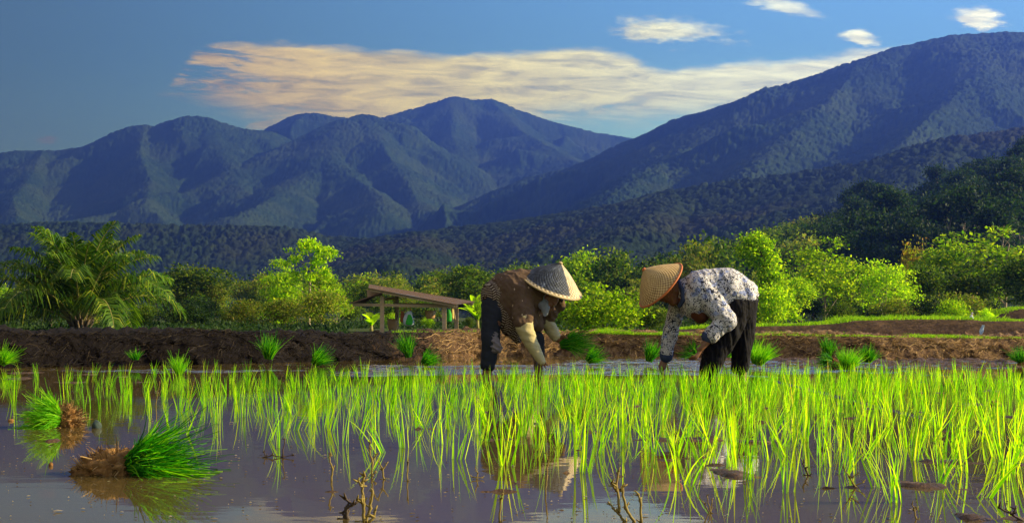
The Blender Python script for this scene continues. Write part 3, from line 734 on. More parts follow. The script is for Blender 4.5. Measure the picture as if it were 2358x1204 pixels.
for nm, c in (('cloth_green', (.03, .32, .02)), ('cloth_white', (.45, .5, .52)), ('cloth_orange', (.45, .12, .03)), ('cloth_yellow', (.55, .42, .10)), ('cloth_dark', (.03, .05, .04)), ('wicker', (.36, .22, .09)), ('cloth_pale', (.6, .6, .6)), ('plastic_blue', (.45, .58, .75))):
    M[nm] = simple(nm, c, .75, .3, 9., .25, .3, .01)
def bagmesh(c, w, h, d, droop=.12, seed=0, n=20):
    """a soft hanging bag, gathered at the top"""
    r = random.Random(seed); secs = []; c = Vector(c)
    for i in range(12):
        t = i/11; rad = (.22+.78*math.sin(math.pi*min(1., (t*.62+.02)))**.8) if t < .97 else .55
        z = h*(.5-t); wob = Vector((math.sin(t*5+seed)*w*.04, 0, 0))
        secs.append((c+Vector((0, 0, z))+wob, Vector((w/2*rad, 0, 0)), Vector((0, d/2*rad, 0))))
    mb = MB(); mb.loft(secs, n)
    mb.v = [(x+r.uniform(-1, 1)*w*.025, y+r.uniform(-1, 1)*w*.025, z) for x, y, z in mb.v]; return mb
def hang(nm, px, top, bot, w, mat, label, cat, D=54.3, strap=None, seed=0, extra=None):
    k = D/FPX; ztop = P(px, top, D); zb = P(px, bot, D); h = (bot-top)*k; c = (ztop+zb)/2
    hook = P(px, 703, D); t = empty(nm, zb, label, cat)
    bagmesh(c, w*k, h, w*k*.6, seed=seed).build('bag_body' if cat == 'bag' else 'body', M[mat], t, True)
    mb = MB(); mb.tube([hook+Vector((-.04, 0, .05)), hook.lerp(ztop, .6)+Vector((-.07, 0, 0)), ztop+Vector((-.06, 0, -.05))], .014, 5)
    mb.tube([hook+Vector((.04, 0, .05)), hook.lerp(ztop, .6)+Vector((.07, 0, 0)), ztop+Vector((.06, 0, -.05))], .014, 5)
    mb.build('strap', M[strap or mat], t, True)
    if extra:
        em, sx, sz, ew, eh = extra; e = bagmesh(c+Vector((sx*k, -w*k*.3, sz*k)), ew*k, eh*k, .05, seed=seed+4); e.build('panel', M[em], t, True)
    return t
hang('bag', 941, 716, 750, 25, 'cloth_white', 'pale grey bag with a green front hanging in the middle of the hut', 'bag', strap='cloth_orange', seed=2, extra=('cloth_green', 2, -3, 16, 24))
hang('cloth', 927, 716, 742, 12, 'cloth_orange', 'orange cloth hanging beside the pale green fronted bag', 'cloth', D=54.8, seed=5)
hang('bag', 1033, 712, 741, 15, 'cloth_green', 'bright green bag hanging by the right posts of the hut', 'bag', seed=6)
hang('cloth', 1041, 709, 735, 10, 'cloth_yellow', 'yellow cloth hanging next to the bright green bag', 'cloth', D=54.9, seed=8)
def basket(px, top, bot, w, D, label, seed):
    k = D/FPX; b = P(px, bot, D); h = (bot-top)*k; t = empty('basket', b, label, 'basket'); r = w*k/2; mb = MB()
    secs = [(b+Vector((0, 0, h*z)), Vector((r*q, 0, 0)), Vector((0, r*q, 0))) for z, q in ((0, .55), (.03, .72), (.3, .88), (.7, 1.), (1., .97), (1., .88), (.7, .9), (.3, .78), (.1, .6))]
    mb.loft(secs, 22); mb.build('body', M['wicker'], t, True)
    rm = MB(); pts = [b+Vector((math.cos(a)*r, math.sin(a)*r, h)) for a in [i*math.pi/10 for i in range(21)]]; rm.tube(pts, .02, 6); rm.build('rim', M['wicker'], t, True)
    hk = P(px, 703, D); sm = MB()
    for s in (-1, 1): sm.tube([b+Vector((s*r, 0, h)), hk+Vector((s*.03, 0, .04))], .012, 5)
    sm.build('cord', M['cloth_dark'], t, True)
basket(905, 735, 762, 26, 55.3, 'tan woven basket hanging low beside the left posts of the hut', 1)
basket(991, 716, 734, 25, 54.6, 'small brown woven basket hanging under the middle of the hut beam', 2)

# ------------------------------------------------------------------ banks and mud
def soilmat(name, a, b, c, side=None):
    m, g = newmat(name); p = g.n('ShaderNodeNewGeometry').outputs['Position']
    n = g.noise(p, 7., 7, .7); n2 = g.noise(g.vm('MULTIPLY', p, (1, 1, .35)), 26., 5, .7)
    f = g.m('ADD', g.m('MULTIPLY', n, .55), g.m('MULTIPLY', n2, .45))
    if side: # shade on the left end of the bank is painted into the soil colour
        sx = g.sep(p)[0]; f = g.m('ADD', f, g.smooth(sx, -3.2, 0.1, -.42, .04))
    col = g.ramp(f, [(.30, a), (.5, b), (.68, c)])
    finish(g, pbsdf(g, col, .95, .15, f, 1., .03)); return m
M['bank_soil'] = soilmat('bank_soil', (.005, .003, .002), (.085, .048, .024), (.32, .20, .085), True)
M['terrace_soil'] = soilmat('terrace_soil', (.06, .035, .022), (.10, .06, .036), (.15, .09, .05))
M['straw'] = leafmat('straw', [(.06, .035, .015), (.18, .11, .04), (.32, .20, .075), (.46, .31, .12)], .15, (1.1, 1., .7, 1), 0.)
M['straw_painted_shade'] = leafmat('straw_painted_shade', [(.003, .002, .001), (.006, .004, .003), (.013, .009, .005), (.04, .028, .014)], .1, (1.1, 1., .7, 1), 0.)  # straw darkened to paint in the shade on the left of the bank
M['grass'] = leafmat('grass', [(.10, .24, .006), (.18, .36, .008), (.26, .44, .012), (.34, .42, .03)], .55, obj_var=0.)
def interp(tab, x):
    xs = [t[0] for t in tab]; return [float(np.interp(x, xs, [t[k] for t in tab])) for k in range(1, len(tab[0]))]
# px, foot row, top row
BANK = [(-400, 852, 750), (-150, 849, 755), (0, 846, 757), (60, 845, 760), (100, 844, 765), (300, 841, 768), (600, 836, 767), (900, 827, 764), (1100, 820, 762), (1300, 819, 765), (1500, 821, 769), (1750, 823, 770), (2000, 826, 773), (2358, 825, 778), (2800, 828, 780)]
def bank(name, tab, pxs, mat, width=.55, D=None, lump=.13, kind='structure', facew=.30, nseg=34):
    V = []; tops = []; n = nseg
    for px in pxs:
        fy, ty = interp(tab, px)
        y0 = DY(fy) if D is None else D
        ztop = P(px, ty, y0+facew).z; x0 = (px-1179)/FPX
        for j in range(n+1):
            t = j/n
            if t < .45: s = t/.45; yy_ = y0-.12+(facew+.12)*s**1.3; z = -.05+(ztop+.05)*(1-(1-s)**1.7)
            elif t < .8: s = (t-.45)/.35; yy_ = y0+facew+s*width; z = ztop+.02*math.sin(s*3)
            else: s = (t-.8)/.2; yy_ = y0+facew+width+s*.5; z = ztop-(ztop+.1)*s
            V.append((x0*yy_, yy_, z))
        tops.append((x0*(y0+facew), y0+facew, ztop))
    V = np.array(V); k = n+1
    X, Y, Z = V[:, 0], V[:, 1], V[:, 2]
    nz = (fbm(X*3.1, Y*3.1+Z*4, 3, 5, .6)-.5); nz2 = (fbm(X*14, Y*9+Z*16, 9, 4, .6)-.5); nz3 = fbm(X*1.1, Y*1.1, 14, 3)-.5
    V[:, 1] += (nz*2.2+nz2*1.1)*lump; V[:, 2] += (nz*.8+nz2*.9+nz3*.9)*lump*np.clip((Z+.02)/.1, 0, 1)
    i = np.arange(len(V)).reshape(-1, k); F = np.stack([i[:-1, :-1], i[1:, :-1], i[1:, 1:], i[:-1, 1:]], -1).reshape(-1, 4)
    o = meshobj(name, np_mesh(name, V, F, mat, True)); o['kind'] = kind; return V.reshape(-1, k, 3), tops
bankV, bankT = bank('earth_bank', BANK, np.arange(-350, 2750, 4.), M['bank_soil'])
# straw and roots hanging down the face
def ribbons(pts_list, w, seed=0):
    """pts_list (n, k, 3) -> thin ribbons"""
    P_ = np.asarray(pts_list); n, k, _ = P_.shape; r = np.random.default_rng(seed)
    T = np.gradient(P_, axis=1); sd = unit(np.cross(T, r.normal(size=(n, 1, 3))*.5+np.array([0, -1., .3])))
    wv = (np.asarray(w).reshape(-1, 1, 1)*np.linspace(1, .25, k)[None, :, None])*sd
    V = np.stack([P_-wv, P_+wv], 2).reshape(-1, 3); i = np.arange(n*k*2).reshape(n, k, 2)
    F = np.stack([i[:, :-1, 0], i[:, :-1, 1], i[:, 1:, 1], i[:, 1:, 0]], -1).reshape(-1, 4); return V, F
def straw(name, n, x0, x1, mat, seed, wmul=1., label=None):
    r = np.random.default_rng(seed); L = []; nP = len(bankV)
    lo = int((x0+350)/4); hi = int((x1+350)/4)
    for _ in range(n):
        i = int(r.integers(lo, hi)); j = int(r.integers(3, 17)); k = 7; slant = r.normal()*.9; ln = r.uniform(.06, .26); di = 0.; pts = []
        p = bankV[i, j].copy(); arch = r.uniform(.005, .035)
        dirx = slant*ln/k; 
        for s in range(k):
            jj = max(0, min(17, j-s*ln*16/k*.8)); ii = min(nP-1, max(0, i+s*dirx/.02)); a = bankV[int(ii), int(jj)]; b = bankV[int(ii), min(17, int(jj)+1)]
            q = a+(b-a)*(jj-int(jj)); q = q+np.array([r.normal()*.004+(ii-int(ii))*.02, -arch*math.sin(math.pi*(s+.5)/k)-.006, arch*.6*math.sin(math.pi*(s+.5)/k)]); pts.append(q)
        L.append(pts)
    V, F = ribbons(L, r.uniform(.0022, .0048, len(L))*wmul, seed); o = meshobj(name, np_mesh(name, V, F, mat)); o['kind'] = 'stuff'
    if label: o['label'] = label
straw('straw_litter', 2700, 1000, 2600, M['straw'], 1, 1., 'dry straw and roots hanging down the sunlit face of the earth bank')
straw('straw_litter', 2000, -300, 1000, M['straw_painted_shade'], 2, 1., 'matted roots painted dark as shade on the left part of the earth bank')
straw('straw_litter', 350, 300, 900, M['straw_painted_shade'], 6, .8, 'few loose stalks, painted dark as shade, on the left part of the bank')
def grass_strip(name, anchors, n, h0, h1, spread, seed, label, w=.004, mat='grass'):
    r = np.random.default_rng(seed); A = np.asarray(anchors); pick = r.integers(0, len(A)-1, n); t = r.random((n, 1)); b = A[pick]*(1-t)+A[pick+1]*t
    b = b+np.stack([r.normal(size=n)*.03, r.uniform(-spread*.3, spread, n), np.zeros(n)-.01], -1)
    clumpy = fbm(b[:, 0]*2.2, b[:, 1]*2.2, seed, 3); h = r.uniform(h0, h1, n)*(.35+1.3*np.clip(clumpy-.2, 0, 1))
    d = unit(r.normal(size=(n, 3))*np.array([.45, .45, 0])+np.array([0, 0, 1.])); k = 4; s = np.linspace(0, 1, k)[None, :, None]
    bend = r.normal(size=(n, 1, 3))*np.array([.35, .35, 0])
    pts = b[:, None, :]+d[:, None, :]*s*h[:, None, None]+bend*(s**2)*h[:, None, None]*.8
    V, F = ribbons(pts, np.full(n, w), seed); o = meshobj(name, np_mesh(name, V, F, M[mat])); o['kind'] = 'stuff'; o['label'] = label
def tops(px0, px1): return [t for t, px in zip(bankT, np.arange(-350, 2750, 4.)) if px0 <= px <= px1]
grass_strip('grass', tops(1355, 1560), 9000, .03, .09, .6, 3, 'bright short grass on top of the bank between the two workers')
grass_strip('grass', tops(1560, 2700), 14000, .02, .06, .6, 4, 'bright grass fringe along the bank top right of the workers')
grass_strip('grass', tops(900, 1340), 700, .02, .06, .5, 5, 'thin scattered grass on the brown bank top behind the worker in brown')
# second and third terrace at the right
T2 = [(1560, 775, 757), (1700, 775, 751), (1740, 775, 750), (1850, 775, 748), (1920, 775, 744), (1960, 775, 737), (2100, 775, 734), (2240, 775, 735), (2262, 775, 738), (2358, 775, 738), (2900, 775, 740)]
t2V, t2T = bank('terrace_bank', T2, np.arange(1560, 2900, 5.), M['terrace_soil'], 4.0, 30., .04, facew=.25)
T3 = [(2270, 745, 742), (2290, 745, 735), (2320, 745, 716), (2345, 745, 710), (2900, 745, 704)]
t3V, t3T = bank('terrace_bank', T3, np.arange(2270, 2900, 5.), M['terrace_soil'], 5.0, 38., .05, facew=.35)
sel = [t for t in t2T]
grass_strip('grass', sel, 16000, .04, .10, .9, 7, 'sunlit grass edge along the second terrace', .007)
grass_strip('grass', t3T[8:], 7000, .05, .12, .9, 8, 'sunlit grass edge on the highest terrace at the right', .008)
g2 = [(P(px, 738, 35.)[0], 35., .42) for px in range(1960, 2320, 10)]
grass_strip('grass', g2, 5000, .08, .22, 3., 9, 'loose bright grass at the foot of the young trees on the terrace', .008)
def sack():
    b = P(2237, 738, 31.); t = empty('person', b+Vector((0, 0, -.02)), 'small distant figure in white squatting on the grassy terrace edge', 'person')
    mb = MB(); k = 31/FPX; z = Vector((0, 0, 1))
    mb.loft([(b+z*k*h, Vector((w*k, 0, 0)), Vector((0, w*k*.8, 0))) for h, w in ((-1, 4.), (3, 5.2), (8, 4.6), (12, 3.0), (13.5, 1.2))], 12)
    mb.ell(b+z*k*16+Vector((.01, 0, 0)), (2.3*k, 2.3*k, 2.7*k)); mb.build('shirt', M['cloth_pale'], t, True)
    h = MB(); h.ell(b+z*k*17+Vector((.015, -.005, 0)), (2.1*k, 2.1*k, 2.4*k)); h.build('hood', M['cloth_white'], t, True)
sack()
def plastic():
    D = 29.9; k = D/FPX; c = P(2258, 760, D); t = meshobj
    mb = MB(); r = random.Random(2); rows = []
    for i in range(9):
        tt = i/8; w = (2.5+1.8*math.sin(tt*3))*k; zc = P(2262-6*tt, 748+22*tt, D)
        rows += [zc+Vector((w*(j/4-.5)*2, -.06-.02*math.sin(j*2+i)+r.uniform(-.006, .006), 0)) for j in range(5)]
    fs = [(i*5+j, i*5+j+1, i*5+j+6, i*5+j+5) for i in range(8) for j in range(4)]; mb.add(rows, fs)
    N = len(mb.v); mb.add([Vector(q)+Vector((0, .012, 0)) for q in rows], [tuple(reversed(f)) for f in fs])
    o = mb.build('plastic_sheet', M['plastic_blue'], None, True); tag(o, 'crumpled pale blue plastic sheet caught on the brown terrace face', 'plastic sheet')
plastic()

# ------------------------------------------------------------------ mud bed and water
def mudmat():
    m, g = newmat('wet_mud'); p = g.n('ShaderNodeNewGeometry').outputs['Position']
    n = g.noise(p, 14., 6, .65); n2 = g.noise(p, 60., 4, .6)
    c = g.ramp(n, [(.35, (.022, .011, .005)), (.55, (.065, .034, .014)), (.7, (.14, .080, .036))])
    finish(g, pbsdf(g, c, g.smooth(n2, .35, .65, .45, .9), .25, g.m('ADD', n, g.m('MULTIPLY', n2, .4)), .9, .02)); return m
M['mud'] = mudmat()
MUDS = [(1480, 1012, 70, .10, .030), (1560, 1010, 60, .10, .030), (1620, 1012, 50, .09, .026), (1660, 1084, 55, .10, .034), (1700, 1095, 60, .12, .022), (1745, 1018, 40, .1, .022),
        (2060, 1112, 60, .07, .024), (2140, 1120, 70, .07, .026), (2230, 1128, 40, .05, .02), (2150, 1062, 60, .06, .024), (2260, 1066, 70, .07, .026), (2350, 1068, 40, .08, .035), (2230, 1190, 40, .09, .045), (2330, 1195, 60, .09, .035),
        (60, 858, 90, .35, .026), (200, 862, 60, .3, .024), (40, 872, 60, .3, .022), (160, 880, 80, .22, .020), (280, 868, 50, .3, .022), (330, 880, 50, .2, .022), (1130, 1012, 45, .07, .024), (2000, 940, 60, .2, .022), (2120, 948, 70, .2, .024), (2230, 930, 60, .2, .022), (2330, 960, 40, .15, .024), (1900, 1035, 25, .06, .03), (1720, 1016, 60, .1, .02), (2170, 905, 80, .3, .018), (2280, 900, 80, .3, .018), (1930, 930, 60, .2, .014), (1450, 935, 60, .2, .010), (1360, 994, 30, .1, .012), (120, 1015, 30, .06, .010), (650, 1052, 30, .03, .008), (1960, 1122, 30, .05, .012), (870, 900, 50, .3, .012), (640, 905, 60, .3, .014), (1240, 975, 40, .12, .012)]
def mudbed():
    xs = np.arange(-5.5, 7.6, .026); ys = np.concatenate([np.arange(3.4, 8, .022), np.arange(8, 24, .07)])
    X, Y = np.meshgrid(xs, ys); Z = np.full(X.shape, -.045)+(fbm(X*1.5, Y*1.5, 2, 4)-.5)*.03
    ch = fbm(X*9, Y*9, 31, 5, .62)
    for px, py, w, dy, a in MUDS:
        y0 = DY(py); x0 = (px-1179)/FPX*y0; wx = w/FPX*y0
        g = np.exp(-((X-x0)/wx)**2*1.1-((Y-y0)/dy)**2*.9); Z += g*(a*.38+.046)*(.5+1.0*ch)
    Z = np.where(Z > 0, .010*np.tanh(Z/.010)*(.2+1.5*ch)*np.clip(.3+1.8*(fbm(X*26, Y*26, 77, 3)-.25), 0, 2), Z)
    cr = fbm(X*7, Y*14, 41, 5, .65); Z = np.maximum(Z, np.where(X > -.6, (cr-.765)*.12, -1))
    # churned shallows below the bank on the right
    k = np.clip((Y-13.8)/3, 0, 1)*np.clip((X-1.0)/2, 0, 1); Z += k*(.040*(ch*1.9-.25))*(fbm(X*.8, Y*2., 5, 3) > .42)
    V = np.stack([X, Y, Z], -1).reshape(-1, 3); i = np.arange(X.size).reshape(X.shape)
    F = np.stack([i[:-1, :-1], i[:-1, 1:], i[1:, 1:], i[1:, :-1]], -1).reshape(-1, 4)
    o = meshobj('mud', np_mesh('mud', V, F, M['mud'], True)); o['kind'] = 'stuff'; o['label'] = 'wet brown mud rising in low crumbs through the shallow water'
mudbed()
def watermat():
    m, g = newmat('water'); p = g.n('ShaderNodeNewGeometry').outputs['Position']; x_, y_, _z = g.sep(p)
    near = g.noise(g.vm('MULTIPLY', p, (1., 3.2, 1.)), 2.2, 3, .5)
    rip = g.noise(g.vm('MULTIPLY', p, (1.0, 3.0, 1.)), 11., 3, .5)
    band_ = g.m('MULTIPLY', g.smooth(y_, 12.9, 13.5), g.smooth(y_, 15.9, 15.2))
    band_ = g.m('MULTIPLY', band_, g.m('MULTIPLY', g.smooth(x_, -1.9, -.8), g.smooth(x_, 4.4, 2.6)))
    far_ = g.m('MULTIPLY', g.smooth(y_, 14.5, 16.), g.smooth(x_, -.5, 1.5))
    st_ = g.noise(g.vm('MULTIPLY', p, (.5, 3., 1.)), 1.6, 4, .6)
    wv = g.m('ADD', g.m('MULTIPLY', band_, g.smooth(st_, .30, .42)), g.m('MULTIPLY', far_, g.smooth(st_, .44, .56)), clamp=True)
    h = g.m('ADD', g.m('MULTIPLY', near, .0004), g.m('ADD', g.m('MULTIPLY', rip, .00004), g.m('MULTIPLY', g.m('MULTIPLY', rip, wv), .0)))
    b = pbsdf(g, (.082, .058, .019), g.m('MULTIPLY_ADD', wv, .10, .012), .5, h, 1., 1.)
    b.inputs['IOR'].default_value = 1.33
    finish(g, b); return m
M['water'] = watermat()
def water():
    xs = np.concatenate([[-70, -20], np.arange(-7, 8.2, .028), [20, 70]]); ys = np.concatenate([[-15, 3], np.arange(12.6, 20.4, .014), [26]])
    X, Y = np.meshgrid(xs, ys); Y0 = Y; Y = Y+(fbm(X*1.3, Y*1.1, 88, 4)-.5)*2.0
    st = fbm(X*.55+3, Y*3.4, 61, 4, .55); ss = lambda v, a, b: np.clip((v-a)/(b-a), 0, 1)
    b1 = ss(Y, 13.05, 13.4)*ss(-Y, -16.2, -15.6)*ss(X, -2.0, -1.2)*ss(-X, -4.6, -3.0)*ss(st, .30, .40)
    b2 = ss(Y, 14.6, 15.4)*ss(X, .2, 1.6)*ss(st, .46, .54); b3 = ss(Y, 13.2, 13.8)*ss(-X, 1.8, 2.6)*ss(st, .58, .64)*.8
    mk = np.maximum(np.maximum(b1, b2), b3)*(np.abs(X) < 9)*(Y < 20.3)*(Y > 12.6)
    Z = mk*.017*(fbm(X*10+Y*3, Y*21, 62, 3)-.42)
    V = np.stack([X, Y0, Z*(Y0 > 12.6)*(Y0 < 20.35)], -1).reshape(-1, 3); i = np.arange(X.size).reshape(X.shape)
    F = np.stack([i[:-1, :-1], i[:-1, 1:], i[1:, 1:], i[1:, :-1]], -1).reshape(-1, 4)
    o = meshobj('water', np_mesh('water', V, F, M['water'], True)); o['kind'] = 'structure'
water()
# ------------------------------------------------------------------ rice seedlings
def ricemat():
    m, g = newmat('rice_blade')
    r = g.n('ShaderNodeNewGeometry').outputs['Random Per Island']
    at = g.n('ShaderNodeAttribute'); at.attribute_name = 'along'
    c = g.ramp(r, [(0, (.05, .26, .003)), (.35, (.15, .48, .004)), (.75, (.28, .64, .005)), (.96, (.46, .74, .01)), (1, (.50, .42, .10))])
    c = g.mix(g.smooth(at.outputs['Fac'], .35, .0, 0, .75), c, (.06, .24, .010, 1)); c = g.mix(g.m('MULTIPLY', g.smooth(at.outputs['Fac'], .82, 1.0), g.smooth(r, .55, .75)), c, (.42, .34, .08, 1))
    b = pbsdf(g, c, .6, .08); t = g.n('ShaderNodeBsdfTranslucent'); g.put(t.inputs[0], g.mix(1., c, (1.75, 1.5, .5, 1), 'MULTIPLY'))
    mx = g.n('ShaderNodeMixShader'); mx.inputs[0].default_value = .58; g.L.new(b.outputs[0], mx.inputs[1]); g.L.new(t.outputs[0], mx.inputs[2])
    g.L.new(mx.outputs[0], g.out.inputs[0]); return m
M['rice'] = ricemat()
def blades(r, base, n, h, spread, lean, w=.0021, k=6, droop=.22):
    """n blades from base (world/local); returns V,F,along"""
    b = base+r.normal(size=(n, 3))*np.array([.010, .010, 0.]); az = r.random(n)*6.283
    tilt = np.abs(r.normal(size=n))*spread; L = h*(.55+.5*r.random(n))
    d = np.stack([np.cos(az)*np.sin(tilt), np.sin(az)*np.sin(tilt), np.cos(tilt)], -1)+np.asarray(lean); d = unit(d)
    s = np.linspace(0, 1, k)[None, :, None]; out = unit(np.stack([d[:, 0], d[:, 1], np.zeros(n)], -1)+1e-4)
    dr = (droop*r.random(n)**1.5)[:, None, None]
    pts = b[:, None]+d[:, None]*s*L[:, None, None]+out[:, None]*dr*(s**2.4)*L[:, None, None]-np.array([0, 0, 1.])*dr*.7*(s**3)*L[:, None, None]
    T = np.gradient(pts, axis=1); face = unit(np.stack([r.normal(size=n), r.normal(size=n), np.zeros(n)], -1))
    sd = unit(np.cross(T, face[:, None]+0*T))
    prof = np.array([.55, .9, 1., .85, .55, .06]) if k == 6 else np.linspace(1, .08, k)
    wv = sd*(prof[None, :, None]*(w*(.8+.5*r.random(n)))[:, None, None])
    V = np.stack([pts-wv, pts+wv], 2).reshape(-1, 3); i = np.arange(n*k*2).reshape(n, k, 2)
    F = np.stack([i[:, :-1, 0], i[:, :-1, 1], i[:, 1:, 1], i[:, 1:, 0]], -1).reshape(-1, 4)
    al = np.broadcast_to(s[:, :, 0, None], (n, k, 2)).reshape(-1); return V, F, al
VAR = []
for i in range(16):
    r = np.random.default_rng(100+i); n = int(r.integers(5, 10)); ln = np.array([r.normal()*.10+.02, r.normal()*.10, 0])
    V, F, al = blades(r, np.array([0, 0, -.035]), n, .25, .085, ln)
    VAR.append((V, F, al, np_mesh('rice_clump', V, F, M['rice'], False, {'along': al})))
for i in range(6):   # thin ones of two to four blades
    r = np.random.default_rng(300+i); n = int(r.integers(3, 6)); ln = np.array([r.normal()*.15+.05, r.normal()*.12, 0])
    V, F, al = blades(r, np.array([0, 0, -.035]), n, .24, .13, ln, droop=.1)
    VAR.append((V, F, al, np_mesh('rice_clump', V, F, M['rice'], False, {'along': al})))
FRONT = [(30, 935), (88, 935), (150, 925), (200, 940), (230, 945), (425, 1000), (395, 985), (500, 975), (560, 960), (643, 1030), (681, 990), (620, 1015), (720, 975), (789, 1022), (831, 1008), (887, 1042), (860, 1000), (930, 1030), (960, 985), (998, 1016), (1018, 1022), (1042, 1056), (1054, 1058), (1100, 1000), (1157, 1072), (1172, 1070), (1120, 1016), (1235, 1030), (1260, 1062), (1338, 1086), (1350, 1090), (1380, 1045), (1330, 1020), (1440, 1020), (1491, 1060), (1505, 1045), (1560, 1108), (1580, 1113), (1555, 1050), (1640, 1030), (1684, 1076), (1721, 1104), (1736, 1104), (1700, 1045), (1814, 1133), (1859, 1016), (1900, 1075), (1946, 1092), (1960, 1088), (1985, 1060), (2033, 1122), (2057, 1156), (2069, 1156), (2110, 1060), (2171, 1108), (2160, 1112), (2200, 1050), (2265, 1146), (2308, 1105), (2330, 1090), (2290, 1050), (1770, 1060), (1795, 1030), (2220, 1085), (1205, 1005), (1420, 990), (470, 940), (300, 930), (350, 950), (270, 930), (15, 895), (2340, 1035), (2090, 1030), (2150, 1015), (1620, 1075), (1640, 1070)]
LIM = [(-100, 925), (250, 930), (420, 965), (600, 985), (800, 1000), (1000, 1005), (1150, 1010), (1250, 1030), (1500, 1040), (1800, 1050), (2100, 1060), (2400, 1070)]
rr_ = random.Random(42)
clumps = []
for px, py in FRONT:
    y = DY(py); clumps.append(((px-1179)/FPX*y, y, rr_.uniform(.95, 1.2)))
y = DY(1075)
row = 0
while y < 13.3:
    sp = .135 if y > 8 else .16
    x = -6.2+rr_.random()*.1
    while x < 7.6:
        x += sp*rr_.uniform(.7, 1.4); yy2 = y+rr_.uniform(-.05, .05); px = 1179+x/yy2*FPX; py = HY+FPX*CAMZ/yy2
        if not (-300 < px < 2900): continue
        lim = float(np.interp(px, [a for a, b in LIM], [b for a, b in LIM]))
        if py > lim: continue
        dens = float(np.interp(px, [0, 120, 260, 420, 600, 900, 1200, 1600], [.11, .15, .25, .34, .44, .58, .76, .92]))
        if y > 12.3: dens *= .7
        if 40 < px < 240 and py > 905: continue
        if rr_.random() > dens: continue
        if any(abs(px-bx) < 26 and abs(py-by) < 8 for bx, by in ((1117, 872), (1243, 868), (1610, 866), (1712, 874), (1250, 850))): continue
        clumps.append((x, yy2, rr_.uniform(.62, 1.05)*(1. if y < 11 else .88)))
    y += .185 if y > 8 else .20; row += 1
clumps.sort(key=lambda c: c[1])
GR = 'rice seedling tufts planted in the near rows of the flooded field'
bulkV, bulkF, bulkA, off = [], [], [], 0
for i, (x, y, s) in enumerate(clumps):
    vi = rr_.randrange(16) if (rr_.random() < .8 or y > 9) else 16+rr_.randrange(6)
    rz = rr_.uniform(-.9, .9) if rr_.random() < .6 else rr_.uniform(0, 6.28)
    if i < 300:
        o = bpy.data.objects.new('rice_clump', VAR[vi][3]); COL.objects.link(o); o.location = (x, y, 0); o.scale = (s, s, s); tl = .08 if s < 1.12 and y > 6.6 else .20; o.rotation_euler = (rr_.uniform(-tl, tl), rr_.uniform(-tl, tl*1.4), rz)
        if y < 7: o.scale = (s*1.12, s*1.12, s)
        tag(o, 'bright green rice seedling tuft standing in the near rows of the flooded field', 'rice plant', GR)
    else:
        V, F, al, _m = VAR[vi]; c, sn = math.cos(rz), math.sin(rz)
        W_ = np.stack([V[:, 0]*c-V[:, 1]*sn, V[:, 0]*sn+V[:, 1]*c, V[:, 2]], -1)*s+np.array([x, y, 0]); bulkV.append(W_); bulkF.append(F+off); bulkA.append(al); off += len(V)
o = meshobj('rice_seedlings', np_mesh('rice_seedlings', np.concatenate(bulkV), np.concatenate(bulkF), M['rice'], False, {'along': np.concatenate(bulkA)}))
tag(o, 'dense mass of rice seedlings in the farther rows up to the workers', 'rice', None, 'stuff')
print('clumps', len(clumps))

